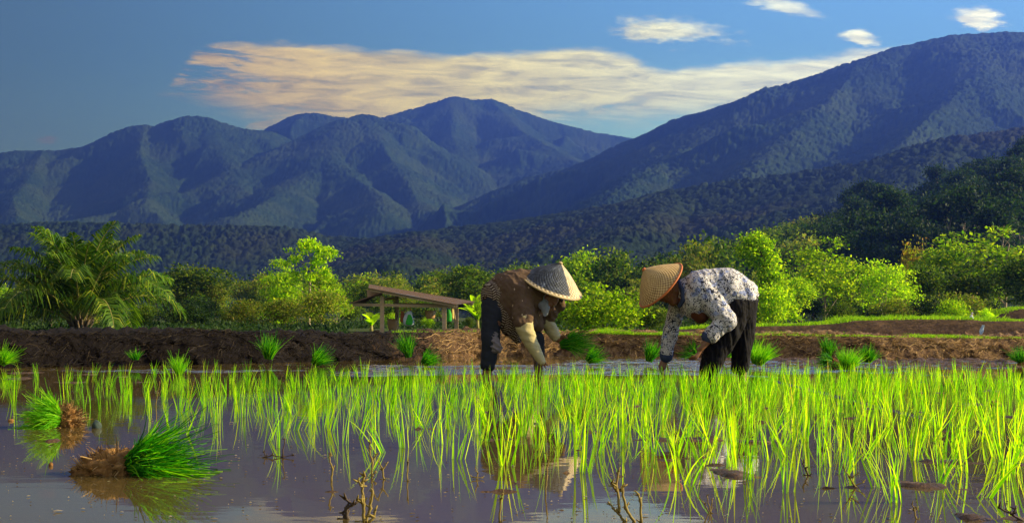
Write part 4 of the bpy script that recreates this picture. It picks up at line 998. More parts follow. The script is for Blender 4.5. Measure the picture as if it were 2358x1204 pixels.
# ------------------------------------------------------------------ seedling bundles
M['bundle_green'] = leafmat('bundle_green', [(.006, .06, .003), (.012, .13, .004), (.05, .30, .006), (.26, .52, .012)], .45, (1.3, 1.5, .4, 1), 0.)
M['bundle_lime'] = leafmat('bundle_lime', [(.04, .22, .004), (.10, .38, .005), (.18, .50, .008), (.32, .58, .02)], .5, (1.4, 1.4, .5, 1), 0.)
M['root_soil'] = soilmat('root_soil', (.05, .024, .008), (.20, .10, .030), (.42, .24, .08))
M['root_hair'] = leafmat('root_hair', [(.06, .03, .012), (.16, .09, .03), (.30, .18, .06), (.40, .26, .10)], .1, (1.1, 1, .8, 1), 0.)
def bundle(base, axis, L, R0, spread, n, label, mat='bundle_green', root=.35, rootball=None, w=.0028, seed=1, grp=None, droop=.5, cat='seedling bundle'):
    r = np.random.default_rng(seed); base = Vector(base); axis = Vector(axis).normalized(); t = empty('seedling_bundle', base, label, cat, grp)
    a = np.array(axis); s1 = unit(np.cross(a, np.array([.1, .9, .3]))); s2 = np.cross(a, s1)
    q = r.normal(size=(n, 2)); q /= np.maximum(1, np.hypot(q[:, 0], q[:, 1])/1.5)[:, None]
    b = (s1*q[:, :1]+s2*q[:, 1:])*R0*.6; d = unit(a+(s1*q[:, :1]+s2*q[:, 1:])*spread+r.normal(size=(n, 3))*.07)
    Ls = L*(.50+.55*r.random(n)**1.2); k = 6; s = np.linspace(0, 1, k)[None, :, None]
    pts = b[:, None]+d[:, None]*s*Ls[:, None, None]+(r.normal(size=(n, 1, 3))*.20+np.array([0, 0, -droop*.28]))*(s**2.2)*Ls[:, None, None]
    V, F = ribbons(pts, np.full(n, w), seed); V[:, 2] = np.maximum(V[:, 2], -base.z+.004*r.random(len(V)))
    meshobj('leaves', np_mesh('leaves', V, F, M[mat]), None, t)
    if root > .3:
        rb = rootball or (R0*1.3, R0*1.3, R0*1.1); mb = MB(); c = -axis*rb[0]*.55
        mb.ell(c, rb, axis.to_track_quat('X', 'Z').to_matrix(), 40, 26)
        vs = np.array([tuple(p) for p in mb.v]); cc = np.array(c); dv = vs-cc
        f = .92+.75*(fbm(vs[:, 0]/R0*1.7+seed, (vs[:, 1]+vs[:, 2])/R0*1.7, seed, 4)-.45)+.5*(fbm(vs[:, 0]/R0*7+seed, (vs[:, 1]*.7+vs[:, 2])/R0*7, seed+1, 3)-.5)
        mb.v = [tuple(q_) for q_ in cc+dv*f[:, None]]; ob = mb.build('root_ball', M['root_soil'], None, True); ob.parent = t
        m = int(1500*root); dd = unit(r.normal(size=(m, 3))); st = cc+(dd*np.array([rb[2]])*.75)+np.outer(r.uniform(-.7, .7, m), a)*rb[0]*.6
        dd = unit(dd+r.normal(size=(m, 3))*.5-a*.3); ln = rb[2]*r.uniform(.25, .6, m); s5 = np.linspace(0, 1, 5)[None, :, None]
        pp = st[:, None]+dd[:, None]*s5*ln[:, None, None]+r.normal(size=(m, 1, 3))*.3*(s5**2)*ln[:, None, None]
        V, F = ribbons(pp, r.uniform(.0012, .0036, m), seed+3); V[:, 2] = np.maximum(V[:, 2], -base.z-.01)
        meshobj('roots', np_mesh('roots', V, F, M['root_hair']), None, t)
    return t
def bp(px, py, Y=None, z=None):
    if Y is None: Y = DY(py, z or 0.)
    return P(px, py, Y)
BN = [
 # px, py of the tied neck, distance, axis, length(px), radius(px), spread, n, material, root, label
 ((285, 1078), 4.92, (1, -.15, .29), 180, 22, .27, 1000, 'bundle_green', 1.0, 'large seedling bundle lying on the near water with its brown root ball to the left', (.125, .085, .080)),
 ((135, 968), 7.0, (-.75, -.55, .25), 75, 26, .45, 900, 'bundle_lime', .9, 'seedling bundle lying in the water with its round root ball turned right', (.055, .085, .085)),
 ((4, 838), 14.6, (.65, -.2, .85), 62, 8, .32, 330, 'bundle_lime', .2, 'bright seedling bundle cut by the left edge of the photo beside the bank', None),
 ((312, 828), 15.6, (-.1, -.1, 1), 30, 9, .5, 160, 'bundle_green', .2, 'faint dark seedling bundle low against the dark left bank', None),
 ((618, 826), 15.9, (.12, -.1, 1), 66, 11, .30, 420, 'bundle_green', .2, 'upright dark green seedling bundle farthest left against the bank', None),
 ((722, 838), 15.4, (.75, -.2, .75), 62, 10, .32, 420, 'bundle_green', .2, 'dark green seedling bundle leaning right just below the hut side bank', None),
 ((942, 822), 16.2, (-.22, -.1, 1), 66, 9, .26, 380, 'bundle_green', .2, 'upright dark green seedling bundle under the middle of the hut', None),
 ((975, 838), 15.2, (.7, -.2, .6), 55, 10, .34, 360, 'bundle_green', .2, 'dark green seedling bundle leaning right behind the rice before the worker in brown', None),
 ((1352, 832), 15.2, (.75, -.1, .65), 58, 9, .42, 380, 'bundle_green', .2, 'seedling bundle standing in the water right of the bunch held by the worker in brown', None),
 ((1494, 832), 15.2, (.28, -.1, 1), 58, 9, .22, 380, 'bundle_green', .3, 'upright seedling bundle left of the forearm of the worker in the patterned shirt', None),
 ((1676, 822), 15.6, (.1, -.1, 1), 40, 9, .4, 240, 'bundle_lime', .2, 'bright seedling bundle seen between the legs of the worker at right', None),
 ((1743, 838), 14.4, (.22, -.2, 1), 66, 15, .50, 720, 'bundle_lime', .3, 'big bright seedling bundle right behind the legs of the worker at right', None),
 ((1905, 820), 15.8, (.02, -.1, 1), 52, 11, .20, 420, 'bundle_green', .3, 'tallest upright seedling bundle in the cluster on the right half', None),
 ((1912, 832), 15.3, (-.75, -.2, .3), 40, 12, .3, 300, 'bundle_green', 1., 'seedling bundle lying behind the brown root balls with its leaves left', (.05, .05, .045)),
 ((1926, 846), 14.6, (-.55, -.8, .15), 22, 12, .4, 200, 'bundle_green', 1.2, 'brown root ball of a seedling bundle lying at the front of the right cluster', (.055, .055, .060)),
 ((1950, 850), 14.2, (.18, -.2, 1), 56, 15, .42, 760, 'bundle_lime', .3, 'brightest wide seedling bundle in the middle of the right cluster', None),
 ((1996, 834), 15.2, (.25, -.1, 1), 46, 11, .42, 420, 'bundle_green', .2, 'right hand seedling bundle of the cluster with dark feathery leaves', None),
 ((2352, 832), 15.4, (-.35, -.1, 1), 42, 12, .5, 340, 'bundle_green', .8, 'dark seedling bundle with a brown root ball at the right edge', (.08, .05, .04)),
 ((412, 862), 13.2, (.05, 0, 1), 58, 9, .42, 190, 'bundle_lime', 0., 'thick tuft of weeds taller than the rice near the left end of the bank', None),
]
for i, (pp, Y, ax, Lp, rp, sp_, n, mt, rt_, lab, rb) in enumerate(BN):
    k = Y/FPX; b = P(pp[0], pp[1], Y); bundle(b, ax, Lp*k*(.8 if Y > 13 else 1), rp*k*(.85 if Y > 13 else 1), sp_*(.72 if Y > 13 else 1), int(n*(.8 if Y > 13 else 1)), lab, mt, rt_, rb, w=.0032 if Y < 8 else .0036, seed=50+i, droop=.5 if abs(ax[0]) > .5 else .15)

# ------------------------------------------------------------------ twigs, stalks and floating scraps
M['stalk'] = simple('stalk', (.20, .15, .035), .8, .2, 40., .5, .5, .004)
M['stalk_dark'] = simple('stalk_dark', (.06, .04, .022), .7, .3, 40., .5, .5, .004)
def stalk(pts, rad, label, mat='stalk', seed=0, leaves=0, grp=None):
    """pts: photo pixels of one or several stalks, first point at the water"""
    r = random.Random(seed); py0 = max(p[0][1] for p in pts); Y = DY(min(py0, 1202)); Y = max(Y, 3.75)
    mb = MB(); base = P(pts[0][0][0], pts[0][0][1], Y)
    for ch in pts:
        dy = r.uniform(-.02, .02); w = [P(a, b, Y+dy) for a, b in ch]; dense = []
        for a, b in zip(w[:-1], w[1:]):
            for s in range(5): dense.append(a.lerp(b, s/5)+Vector((r.uniform(-1, 1), r.uniform(-1, 1), r.uniform(-1, 1)))*.0018)
        dense.append(w[-1]); n = len(dense)
        rad *= .97; mb.tube(dense, [rad*.62*(1.1-.5*i/n)*(1.5 if i % 5 == 0 and i else 1) for i in range(n)], 6)
        for i in range(0, n, 5):
            for _ in range(2):
                d = Vector((r.uniform(-1, 1), r.uniform(-1, 1), r.uniform(-.2, 1))).normalized()*rad*r.uniform(1.5, 4); mb.tube([dense[i], dense[i]+d], [rad*.6, rad*.25], 5)
    o = mb.build('dead_stalk', M[mat], None, True); o.location = (0, 0, 0); tag(o, label, 'stalk', grp)
stalk([[(763, 1108), (765, 1080), (757, 1052), (762, 1046)]], .005, 'thin broken brown stalk standing alone in the open water below the rice')
stalk([[(856, 1098), (857, 1065), (850, 1035), (853, 1020)], [(857, 1062), (868, 1045)], [(856, 1095), (866, 1085)]], .005, 'tallest knobbly stalk in the open water with a forked tip')
stalk([[(884, 1104), (880, 1080), (872, 1062)], [(880, 1082), (890, 1068)]], .0045, 'short knobbly stalk just right of the forked one')
stalk([[(938, 1108), (938, 1066), (940, 1062)]], .004, 'straight thin stalk at the right of the row of dead stalks', leaves=2)
stalk([[(800, 1196), (796, 1170), (812, 1162), (796, 1148)], [(795, 1196), (790, 1180)]], .008, 'bent dark stub poking from the water at the bottom of the photo', 'stalk_dark')
stalk([[(838, 1202), (836, 1160), (834, 1110), (840, 1096)], [(842, 1202), (852, 1170), (858, 1130)], [(846, 1202), (862, 1190), (864, 1175)], [(835, 1158), (822, 1150)], [(834, 1118), (824, 1108)]], .007, 'cluster of thick knobbly stalks at the bottom edge of the photo')
stalk([[(602, 1054), (625, 1048), (650, 1052), (676, 1048)], [(612, 1053), (608, 1040)], [(650, 1052), (656, 1010)]], .0045, 'brown twig lying flat on the water with one upright shoot', 'stalk_dark')
stalk([[(1097, 1104), (1099, 1090), (1095, 1078)], [(1088, 1098), (1112, 1099)]], .0035, 'tiny green brown shoot on the open water left of the worker reflections')
stalk([[(1256, 1140), (1258, 1100), (1262, 1062), (1258, 1045)]], .0035, 'thin upright dead stalk between the front rice tufts')
stalk([[(1462, 1203), (1440, 1170), (1432, 1122), (1431, 1130)], [(1440, 1203), (1420, 1178), (1404, 1160)], [(1427, 1178), (1420, 1120), (1424, 1086)], [(1420, 1130), (1408, 1112)], [(1476, 1203), (1474, 1150), (1471, 1138)]], .0065, 'yellow green cluster of dead stalks over the sky reflection at the bottom')
stalk([[(1150, 1203), (1152, 1150), (1158, 1136)]], .0045, 'single yellow stalk rising at the bottom left of the worker reflection')
stalk([[(1634, 1182), (1622, 1160), (1610, 1146)], [(1636, 1182), (1640, 1150)], [(1636, 1182), (1628, 1140)]], .003, 'spiky dry tuft of stalks at the bottom below the worker at right')
stalk([[(1862, 1095), (1854, 1078), (1849, 1068)]], .006, 'short leaning cut stub in the water right of the worker reflections', 'stalk_dark')
stalk([[(1972, 1124), (1955, 1098), (1942, 1076)], [(1968, 1118), (1990, 1108)], [(1960, 1100), (1975, 1090)]], .004, 'curly dry root caught among the rice tufts on the right')
stalk([[(2358, 1200), (2330, 1184), (2300, 1168)], [(2330, 1184), (2338, 1172)]], .006, 'dark crooked twig at the bottom right corner', 'stalk_dark')
stalk([[(2110, 1196), (2104, 1170), (2100, 1160)], [(2106, 1176), (2112, 1170)]], .0035, 'small curled stalk near the muddy lumps at bottom right')
stalk([[(362, 985), (358, 930), (368, 880)]], .003, 'thin brown stem standing among the rice on the left')
# curled dark leaf and round clods on the near left water
def clod(px, py, w, h, label, mat='root_soil', seed=0):
    Y = DY(py); k = Y/FPX; c = P(px, py, Y)+Vector((0, 0, h*k*.15)); mb = MB(); mb.ell(c, (w*k/2, w*k/2, h*k/2), None, 22, 14); r = random.Random(seed)
    vs = np.array(mb.v); dv = vs-np.array(c); f = .8+.5*fbm(vs[:, 0]*60+seed, (vs[:, 1]+vs[:, 2])*60, seed, 3); mb.v = [tuple(q) for q in np.array(c)+dv*f[:, None]]
    o = mb.build('mud_clod', M[mat], None, True); tag(o, label, 'clod')
clod(222, 985, 22, 26, 'dark green rounded lump with a curled leaf on the water above the big bundle', 'cloth_dark', 1)
clod(117, 1072, 10, 12, 'tiny brown clod alone on the water left of the big bundle', seed=2)
clod(25, 969, 14, 8, 'small flat clod at the left edge of the water', seed=3)
clod(68, 970, 22, 12, 'small dark clod touching the left side of the round root ball', seed=4)
clod(2292, 930, 26, 12, 'small rounded clod among rice at the right edge', seed=5)
def scraps():
    r = np.random.default_rng(9); n = 1500; V = []; F = []
    for i in range(n):
        y = 3.8+9*r.random()**1.4; x = r.uniform(-1, 1)*y*.37; a = r.random()*3.14; L = r.uniform(.002, .008)*(1+1.2*(r.random() < .08)); w = L*r.uniform(.2, .7); m = 7; b = len(V); z = .0025+r.random()*.002
        for j in range(m):
            t = j/m*6.283; rr2 = r.uniform(.6, 1.1); p = (math.cos(t)*L*rr2, math.sin(t)*w*rr2); V.append((x+p[0]*math.cos(a)-p[1]*math.sin(a), y+p[0]*math.sin(a)+p[1]*math.cos(a), z))
        V.append((x, y, z+.003))
        F += [(b+j, b+(j+1) % m, b+m) for j in range(m)]
    me = np_mesh('floating_debris', V, F, M['scrap']); o = meshobj('floating_debris', me); tag(o, 'small pale scraps of leaf and foam floating on the water', None, None, 'stuff')
M['scrap'] = leafmat('scrap', [(.03, .02, .012), (.08, .06, .03), (.24, .21, .16), (.14, .12, .05)], .1, (1, 1, .8, 1), 0.)
scraps()
# ------------------------------------------------------------------ people
def skinmesh(name, mb, voxel, mat, parent, iters=4, fold=0., fseed=0, fscale=(9, 9, 3), pull=None):
    """joins overlapping closed pieces into one continuous smooth surface"""
    me = bpy.data.meshes.new(name+'_src'); me.from_pydata([tuple(p) for p in mb.v], [], mb.f); bm = bmesh.new(); bm.from_mesh(me)
    bmesh.ops.recalc_face_normals(bm, faces=bm.faces); bm.to_mesh(me); bm.free()
    o = bpy.data.objects.new(name+'_src', me); COL.objects.link(o)
    md = o.modifiers.new('r', 'REMESH'); md.mode = 'VOXEL'; md.voxel_size = voxel; md.adaptivity = 0
    sm = o.modifiers.new('s', 'SMOOTH'); sm.factor = .5; sm.iterations = iters
    dg = bpy.context.evaluated_depsgraph_get(); dg.update(); ev = o.evaluated_get(dg); new = bpy.data.meshes.new_from_object(ev); bpy.data.objects.remove(o)
    n = len(new.vertices); co = np.empty(n*3, np.float32); new.vertices.foreach_get('co', co); co = co.reshape(-1, 3)
    if fold:
        nr = np.empty(n*3, np.float32); new.vertices.foreach_get('normal', nr); nr = nr.reshape(-1, 3)
        a = fbm(co[:, 0]*fscale[0]+co[:, 2]*fscale[2]*.8, co[:, 1]*fscale[1]*.6+co[:, 2]*fscale[2], fseed, 3, .5, True)-.6
        b = fbm(co[:, 0]*26+5, co[:, 2]*26+co[:, 1]*10, fseed+4, 3)-.5
        co = co+nr*(a*fold*2.0+b*fold*.7)[:, None]; new.vertices.foreach_set('co', co.ravel())
    new.name = name; new.polygons.foreach_set('use_smooth', np.ones(len(new.polygons), dtype=bool))
    off = Vector(parent.location) if parent is not None else Vector(); new.transform(Matrix.Translation(-off)); new.update()
    new.materials.clear(); return meshobj(name, new, mat, parent)
def cone(mb, a, b, ra, rb, n=16, sq=1., k=5):
    """rounded tapered limb from a to b"""
    a, b = Vector(a), Vector(b); d = (b-a); t = d.normalized(); s = t.cross(Vector((0, 1, 0)));
    if s.length < .1: s = t.cross(Vector((1, 0, 0)))
    s.normalize(); q = s.cross(t); secs = []
    for j in range(4): an = math.pi/2*j/4; secs.append((a-t*ra*math.cos(an), s*ra*math.sin(an)+s*1e-4, q*ra*sq*math.sin(an)+q*1e-4))
    for j in range(k+1): f = j/k; r = ra+(rb-ra)*f; secs.append((a+d*f, s*r, q*r*sq))
    for j in range(3, -1, -1): an = math.pi/2*j/4; secs.append((b+t*rb*math.cos(an), s*rb*math.sin(an)+s*1e-4, q*rb*sq*math.sin(an)+q*1e-4))
    mb.loft(secs, n)
def chain(mb, pts, sq=1.):
    for (a, ra), (b, rb) in zip(pts[:-1], pts[1:]): cone(mb, a, b, ra, rb, sq=sq)
def hand(mb, wrist, direction, palmn, curl=.7, size=1., spreadf=.18):
    """palm, four bent fingers of unequal length and a thumb off the side of the palm"""
    d = Vector(direction).normalized(); nrm = Vector(palmn); nrm = (nrm-d*nrm.dot(d)).normalized(); s = d.cross(nrm)
    w = Vector(wrist); cone(mb, w, w+d*.035*size, .024*size, .032*size, 12, .55); cone(mb, w+d*.03*size, w+d*.075*size, .034*size, .036*size, 14, .42)
    for i, (off, ln) in enumerate(((-.030, .062), (-.010, .073), (.010, .069), (.029, .054))):
        p = w+d*.085*size+s*off*size; dr = (d+s*off/.03*spreadf).normalized(); ang = 0.; seg = ln*size/2.6; rad = .0088*size
        for j, f in enumerate((1.1, .85, .65)):
            ang += curl*(.35 if j == 0 else .75); dd = (dr*math.cos(ang)+nrm*math.sin(ang)).normalized(); q = p+dd*seg*f; cone(mb, p, q, rad, rad*.88, 8, 1., 2); p = q; rad *= .9
    p = w+d*.028*size-s*.030*size; dr = (d*.7-s*.65+nrm*.35).normalized(); q = p+dr*.036*size; cone(mb, p, q, .0115*size, .010*size, 8, 1., 2); dr = (d*.85-s*.1+nrm*.55).normalized(); cone(mb, q, q+dr*.030*size, .010*size, .0085*size, 8, 1., 2)
def head(mb, c, face, up, r=.095):
    """skull, jaw, nose, lips, brows and ears; face = way the nose points"""
    c = Vector(c); f = Vector(face).normalized(); u = Vector(up); u = (u-f*u.dot(f)).normalized(); s = u.cross(f)
    rot = Matrix((f, s, u)).transposed()
    mb.ell(c+u*r*.25-f*r*.1, (r*1.02, r*.80, r*.95), rot, 22, 14); mb.ell(c-u*r*.45+f*r*.22, (r*.66, r*.60, r*.72), rot, 18, 12)
    mb.ell(c-u*r*1.0+f*r*.5, (r*.28, r*.32, r*.2), rot, 12, 8)
    cone(mb, c+f*r*.85+u*r*.15, c+f*r*1.14-u*r*.22, r*.10, r*.16, 10, .9, 3)
    mb.ell(c+f*r*.84-u*r*.55, (r*.14, r*.28, r*.07), rot, 12, 8); mb.ell(c+f*r*.82-u*r*.68, (r*.13, r*.24, r*.07), rot, 12, 8)
    for k in (-1, 1):
        mb.ell(c+f*r*.80+s*k*r*.33+u*r*.28, (r*.12, r*.24, r*.07), rot, 12, 8); mb.ell(c-f*r*.05+s*k*r*.80-u*r*.05, (r*.16, r*.07, r*.26), rot, 12, 8)
        mb.ell(c+f*r*.62+s*k*r*.42-u*r*.2, (r*.25, r*.24, r*.24), rot, 12, 8)
def skinmat(nm, c):
    m, g = newmat(nm); p = g.n('ShaderNodeTexCoord').outputs['Object']; n = g.noise(p, 30, 4, .6)
    b = pbsdf(g, g.mix(n, tuple(x*.75 for x in c), tuple(x*1.2 for x in c)), .5, .4, n, .2, .003); b.inputs['Subsurface Weight'].default_value = .08; b.inputs['Subsurface Radius'].default_value = (.02, .008, .004); finish(g, b); return m
M['skin'] = skinmat('skin', (.17, .075, .035))
def clothmat(nm, c, rough=.9, dots=None, stripes=None):
    m, g = newmat(nm); p = g.n('ShaderNodeTexCoord').outputs['Object']; n = g.noise(p, 9, 5, .6); wv = g.noise(p, 160, 2, .5)
    col = g.mix(n, tuple(x*.75 for x in c), tuple(x*1.25 for x in c))
    if dots:
        vo = g.n('ShaderNodeTexVoronoi'); g.put(vo.inputs['Vector'], g.vm('MULTIPLY', p, (1, 1, .55))); vo.inputs['Scale'].default_value = 17; vo.inputs['Randomness'].default_value = .6
        col = g.mix(g.m('LESS_THAN', vo.outputs['Distance'], .13), col, dots)
    if stripes:
        x_, y_, z_ = g.sep(p); ph = g.m('MULTIPLY_ADD', g.m('ADD', g.m('MULTIPLY', y_, .8), x_), 210., g.m('MULTIPLY', n, 5.))
        col = g.mix(g.smooth(g.m('SINE', ph), .35, .8), col, stripes)
    finish(g, pbsdf(g, col, rough, .15, g.m('ADD', n, g.m('MULTIPLY', wv, .15)), .35, .012, Sheen_Weight=0.)); return m
def zigzagmat():
    m, g = newmat('zigzag_cloth'); x_, y_, z_ = g.sep(g.n('ShaderNodeTexCoord').outputs['Object'])
    a = g.m('ADD', x_, g.m('MULTIPLY', y_, .7)); tri = g.m('PINGPONG', g.m('MULTIPLY', a, 30.), 1.0)
    st_ = g.m('FRACT', g.m('ADD', g.m('MULTIPLY', z_, 46.), g.m('MULTIPLY', tri, 1.0)))
    f = g.m('GREATER_THAN', st_, .58); brk = g.m('GREATER_THAN', g.m('FRACT', g.m('MULTIPLY', a, 30.)), .10)
    nz = g.noise(g.n('ShaderNodeTexCoord').outputs['Object'], 12, 4, .6)
    finish(g, pbsdf(g, g.mix(g.m('MULTIPLY', f, brk), (.035, .018, .010, 1), (.27, .22, .155, 1)), .9, .1, nz, .4, .012)); return m
def batikmat():
    m, g = newmat('batik_cloth'); p = g.n('ShaderNodeTexCoord').outputs['Object']; w = g.noise(p, 14, 3, .5, 0., 1)
    q = g.vm('ADD', p, g.vm('MULTIPLY', w, (.05, .05, .05)))
    vo = g.n('ShaderNodeTexVoronoi', feature='SMOOTH_F1'); g.put(vo.inputs['Vector'], q); vo.inputs['Scale'].default_value = 24
    rings = g.m('SINE', g.m('MULTIPLY', vo.outputs['Distance'], 30.))
    n1 = g.noise(q, 29, 2, .5, 1.6); n2 = g.noise(p, 6., 3, .5)
    dark = g.m('MULTIPLY', g.m('GREATER_THAN', n1, .52), g.m('GREATER_THAN', rings, -.35)); c = g.mix(n2, (.42, .42, .44, 1), (.60, .57, .54, 1))
    vd = g.n('ShaderNodeTexVoronoi'); g.put(vd.inputs['Vector'], p); vd.inputs['Scale'].default_value = 16
    blue = g.m('MULTIPLY', g.smooth(g.noise(p, 7., 2, .5, .3), .46, .56), g.m('LESS_THAN', vd.outputs['Distance'], .42))
    c = g.mix(g.m('MULTIPLY', blue, .6), c, (.08, .17, .50, 1)); ln = g.m('LESS_THAN', g.m('ABSOLUTE', g.m('SUBTRACT', g.noise(q, 30, 2, .5, 2.), .5)), .018); c = g.mix(g.m('MULTIPLY', ln, .8), c, (.03, .035, .07, 1)); c = g.mix(dark, c, (.018, .020, .035, 1))
    finish(g, pbsdf(g, c, .8, .2, n2, .3, .02)); return m
def hatmat(nm, a, b, c, shade_span=None):
    m, g = newmat(nm); uvx, uvy, _ = g.sep(g.n('ShaderNodeUVMap').outputs[0])
    br = g.m('SINE', g.m('MULTIPLY', uvx, 251.33)); bl = g.m('SINE', g.m('MULTIPLY', uvy, 68.)); ck = g.m('MULTIPLY', br, bl)
    p = g.n('ShaderNodeTexCoord').outputs['Object']; n = g.noise(p, 8, 5, .65); n2 = g.noise(g.comb(g.m('MULTIPLY', uvx, 30.), g.m('MULTIPLY', uvy, 3.), 0.), 2., 4, .6)
    f = g.m('ADD', g.m('MULTIPLY', ck, .24), g.m('ADD', g.m('MULTIPLY', n, .5), g.m('MULTIPLY', n2, .35)))
    col = g.ramp(f, [(.22, a), (.45, b), (.68, c)])
    if shade_span: # dark blue-grey over one side, shade painted into the hat colour
        k = g.m('MULTIPLY', g.smooth(g.m('ADD', uvx, g.m('MULTIPLY', n, .03)), shade_span[0], shade_span[0]+.015), g.smooth(g.m('ADD', uvx, g.m('MULTIPLY', n, .03)), shade_span[1]+.015, shade_span[1]))
        k = g.m('MULTIPLY', k, g.smooth(uvy, .93, .90)); col = g.mix(k, col, g.ramp(g.m('ADD', g.m('MULTIPLY', n2, .6), g.m('MULTIPLY', n, .4)), [(.38, (.008, .011, .016)), (.54, (.030, .038, .052)), (.68, (.15, .18, .23))]))
    finish(g, pbsdf(g, col, .65, .3, ck, .6, .003)); return m
def hat(name, apex, centre, R0, label_mat, rim_mat, parent, roll=0., rimw=.008, front=None):
    apex, centre = Vector(apex), Vector(centre); ax = (apex-centre); h = ax.length; ax.normalize(); t = ax.to_track_quat('Z', 'Y').to_matrix()@Matrix.Rotation(roll, 3, 'Z')
    
    if front is not None:   # the painted shade side (u about .4) is turned to this direction
        l = t.transposed()@Vector(front); t = t@Matrix.Rotation(math.atan2(l.y, l.x)-.375*2*math.pi, 3, 'Z')
    n = 96; k = 16; bm = bmesh.new(); uvl = bm.loops.layers.uv.new('UVMap'); rows = []
    def ring(s, inset):
        out = []
        for i in range(n):
            a = 2*math.pi*i/n; rad = R0*(s**.93)*(1-inset*.02); z = h*(1-s)-.010*inset+.012*math.sin(s*3.1); rad *= 1+.006*math.sin(a*5+1)
            out.append(bm.verts.new(centre+t@Vector((math.cos(a)*rad, math.sin(a)*rad, z))))
        return out
    for ins in (0, 1):
        rw = [ring(.02+.98*j/k, ins) for j in range(k+1)]; rows.append(rw)
        for j in range(k):
            for i in range(n):
                f = bm.faces.new((rw[j][i], rw[j][(i+1) % n], rw[j+1][(i+1) % n], rw[j+1][i])) if ins else bm.faces.new((rw[j][i], rw[j+1][i], rw[j+1][(i+1) % n], rw[j][(i+1) % n])); f.smooth = True
                uvs = {rw[j][i]: (i/n, j/k), rw[j][(i+1) % n]: ((i+1)/n, j/k), rw[j+1][(i+1) % n]: ((i+1)/n, (j+1)/k), rw[j+1][i]: (i/n, (j+1)/k)}
                for l in f.loops: l[uvl].uv = uvs[l.vert]
    me = bpy.data.meshes.new(name); bm.to_mesh(me); bm.free(); me.transform(Matrix.Translation(-Vector(parent.location))); o = meshobj(name, me, label_mat, parent)
    mb = MB(); pts = [centre+t@Vector((math.cos(a)*R0*1.0, math.sin(a)*R0*1.0, 0)) for a in [i*2*math.pi/72 for i in range(73)]]
    mb.tube(pts, rimw, 8, False); rm = mb.build('rim', rim_mat, None, True); rm.data.transform(Matrix.Translation(-Vector(parent.location))); rm.parent = o
    mb = MB(); mb.ell(centre+ax*(h-.004), (R0*.075, R0*.075, R0*.05), t, 14, 8); cp = mb.build('tip', rim_mat, None, True); cp.data.transform(Matrix.Translation(-Vector(parent.location))); cp.parent = o
    return o
M['brown_shirt'] = clothmat('brown_shirt', (.095, .060, .036), dots=(.40, .30, .20, 1)); M['glove_sleeve'] = clothmat('glove_sleeve', (.40, .34, .17)); M['work_glove'] = clothmat('work_glove', (.20, .11, .05))
M['navy_trousers'] = clothmat('navy_trousers', (.018, .021, .028)); M['grey_patch'] = clothmat('grey_patch', (.15, .13, .135)); M['scarf'] = clothmat('scarf', (.20, .22, .25)); M['zigzag'] = zigzagmat(); M['batik'] = batikmat()
M['black_trousers'] = clothmat('black_trousers', (.003, .003, .004), stripes=(.012, .010, .009, 1)); M['denim_trim'] = clothmat('denim_trim', (.035, .05, .10)); M['inner_shirt'] = clothmat('inner_shirt', (.10, .035, .015)); M['scarf_brown'] = clothmat('scarf_brown', (.11, .05, .02))
M['hat_weave'] = hatmat('hat_weave', (.20, .12, .04), (.42, .28, .11), (.62, .45, .20)); M['hat_pale'] = hatmat('hat_pale', (.20, .14, .07), (.46, .36, .20), (.66, .55, .36), (.15, .60))
M['rim_orange'] = simple('rim_orange', (.42, .12, .03), .6, .3, 30); M['rim_tan'] = simple('rim_tan', (.34, .26, .13), .7, .3, 30)
M['hair'] = simple('hair', (.012, .009, .008), .5, .4, 60)
YP = 12.6; KP = YP/FPX
def q_(px, py, dy=0.): 
    v = P(px, py, YP); return Vector((v.x, YP+dy, v.z))
Rp = lambda px: px*KP

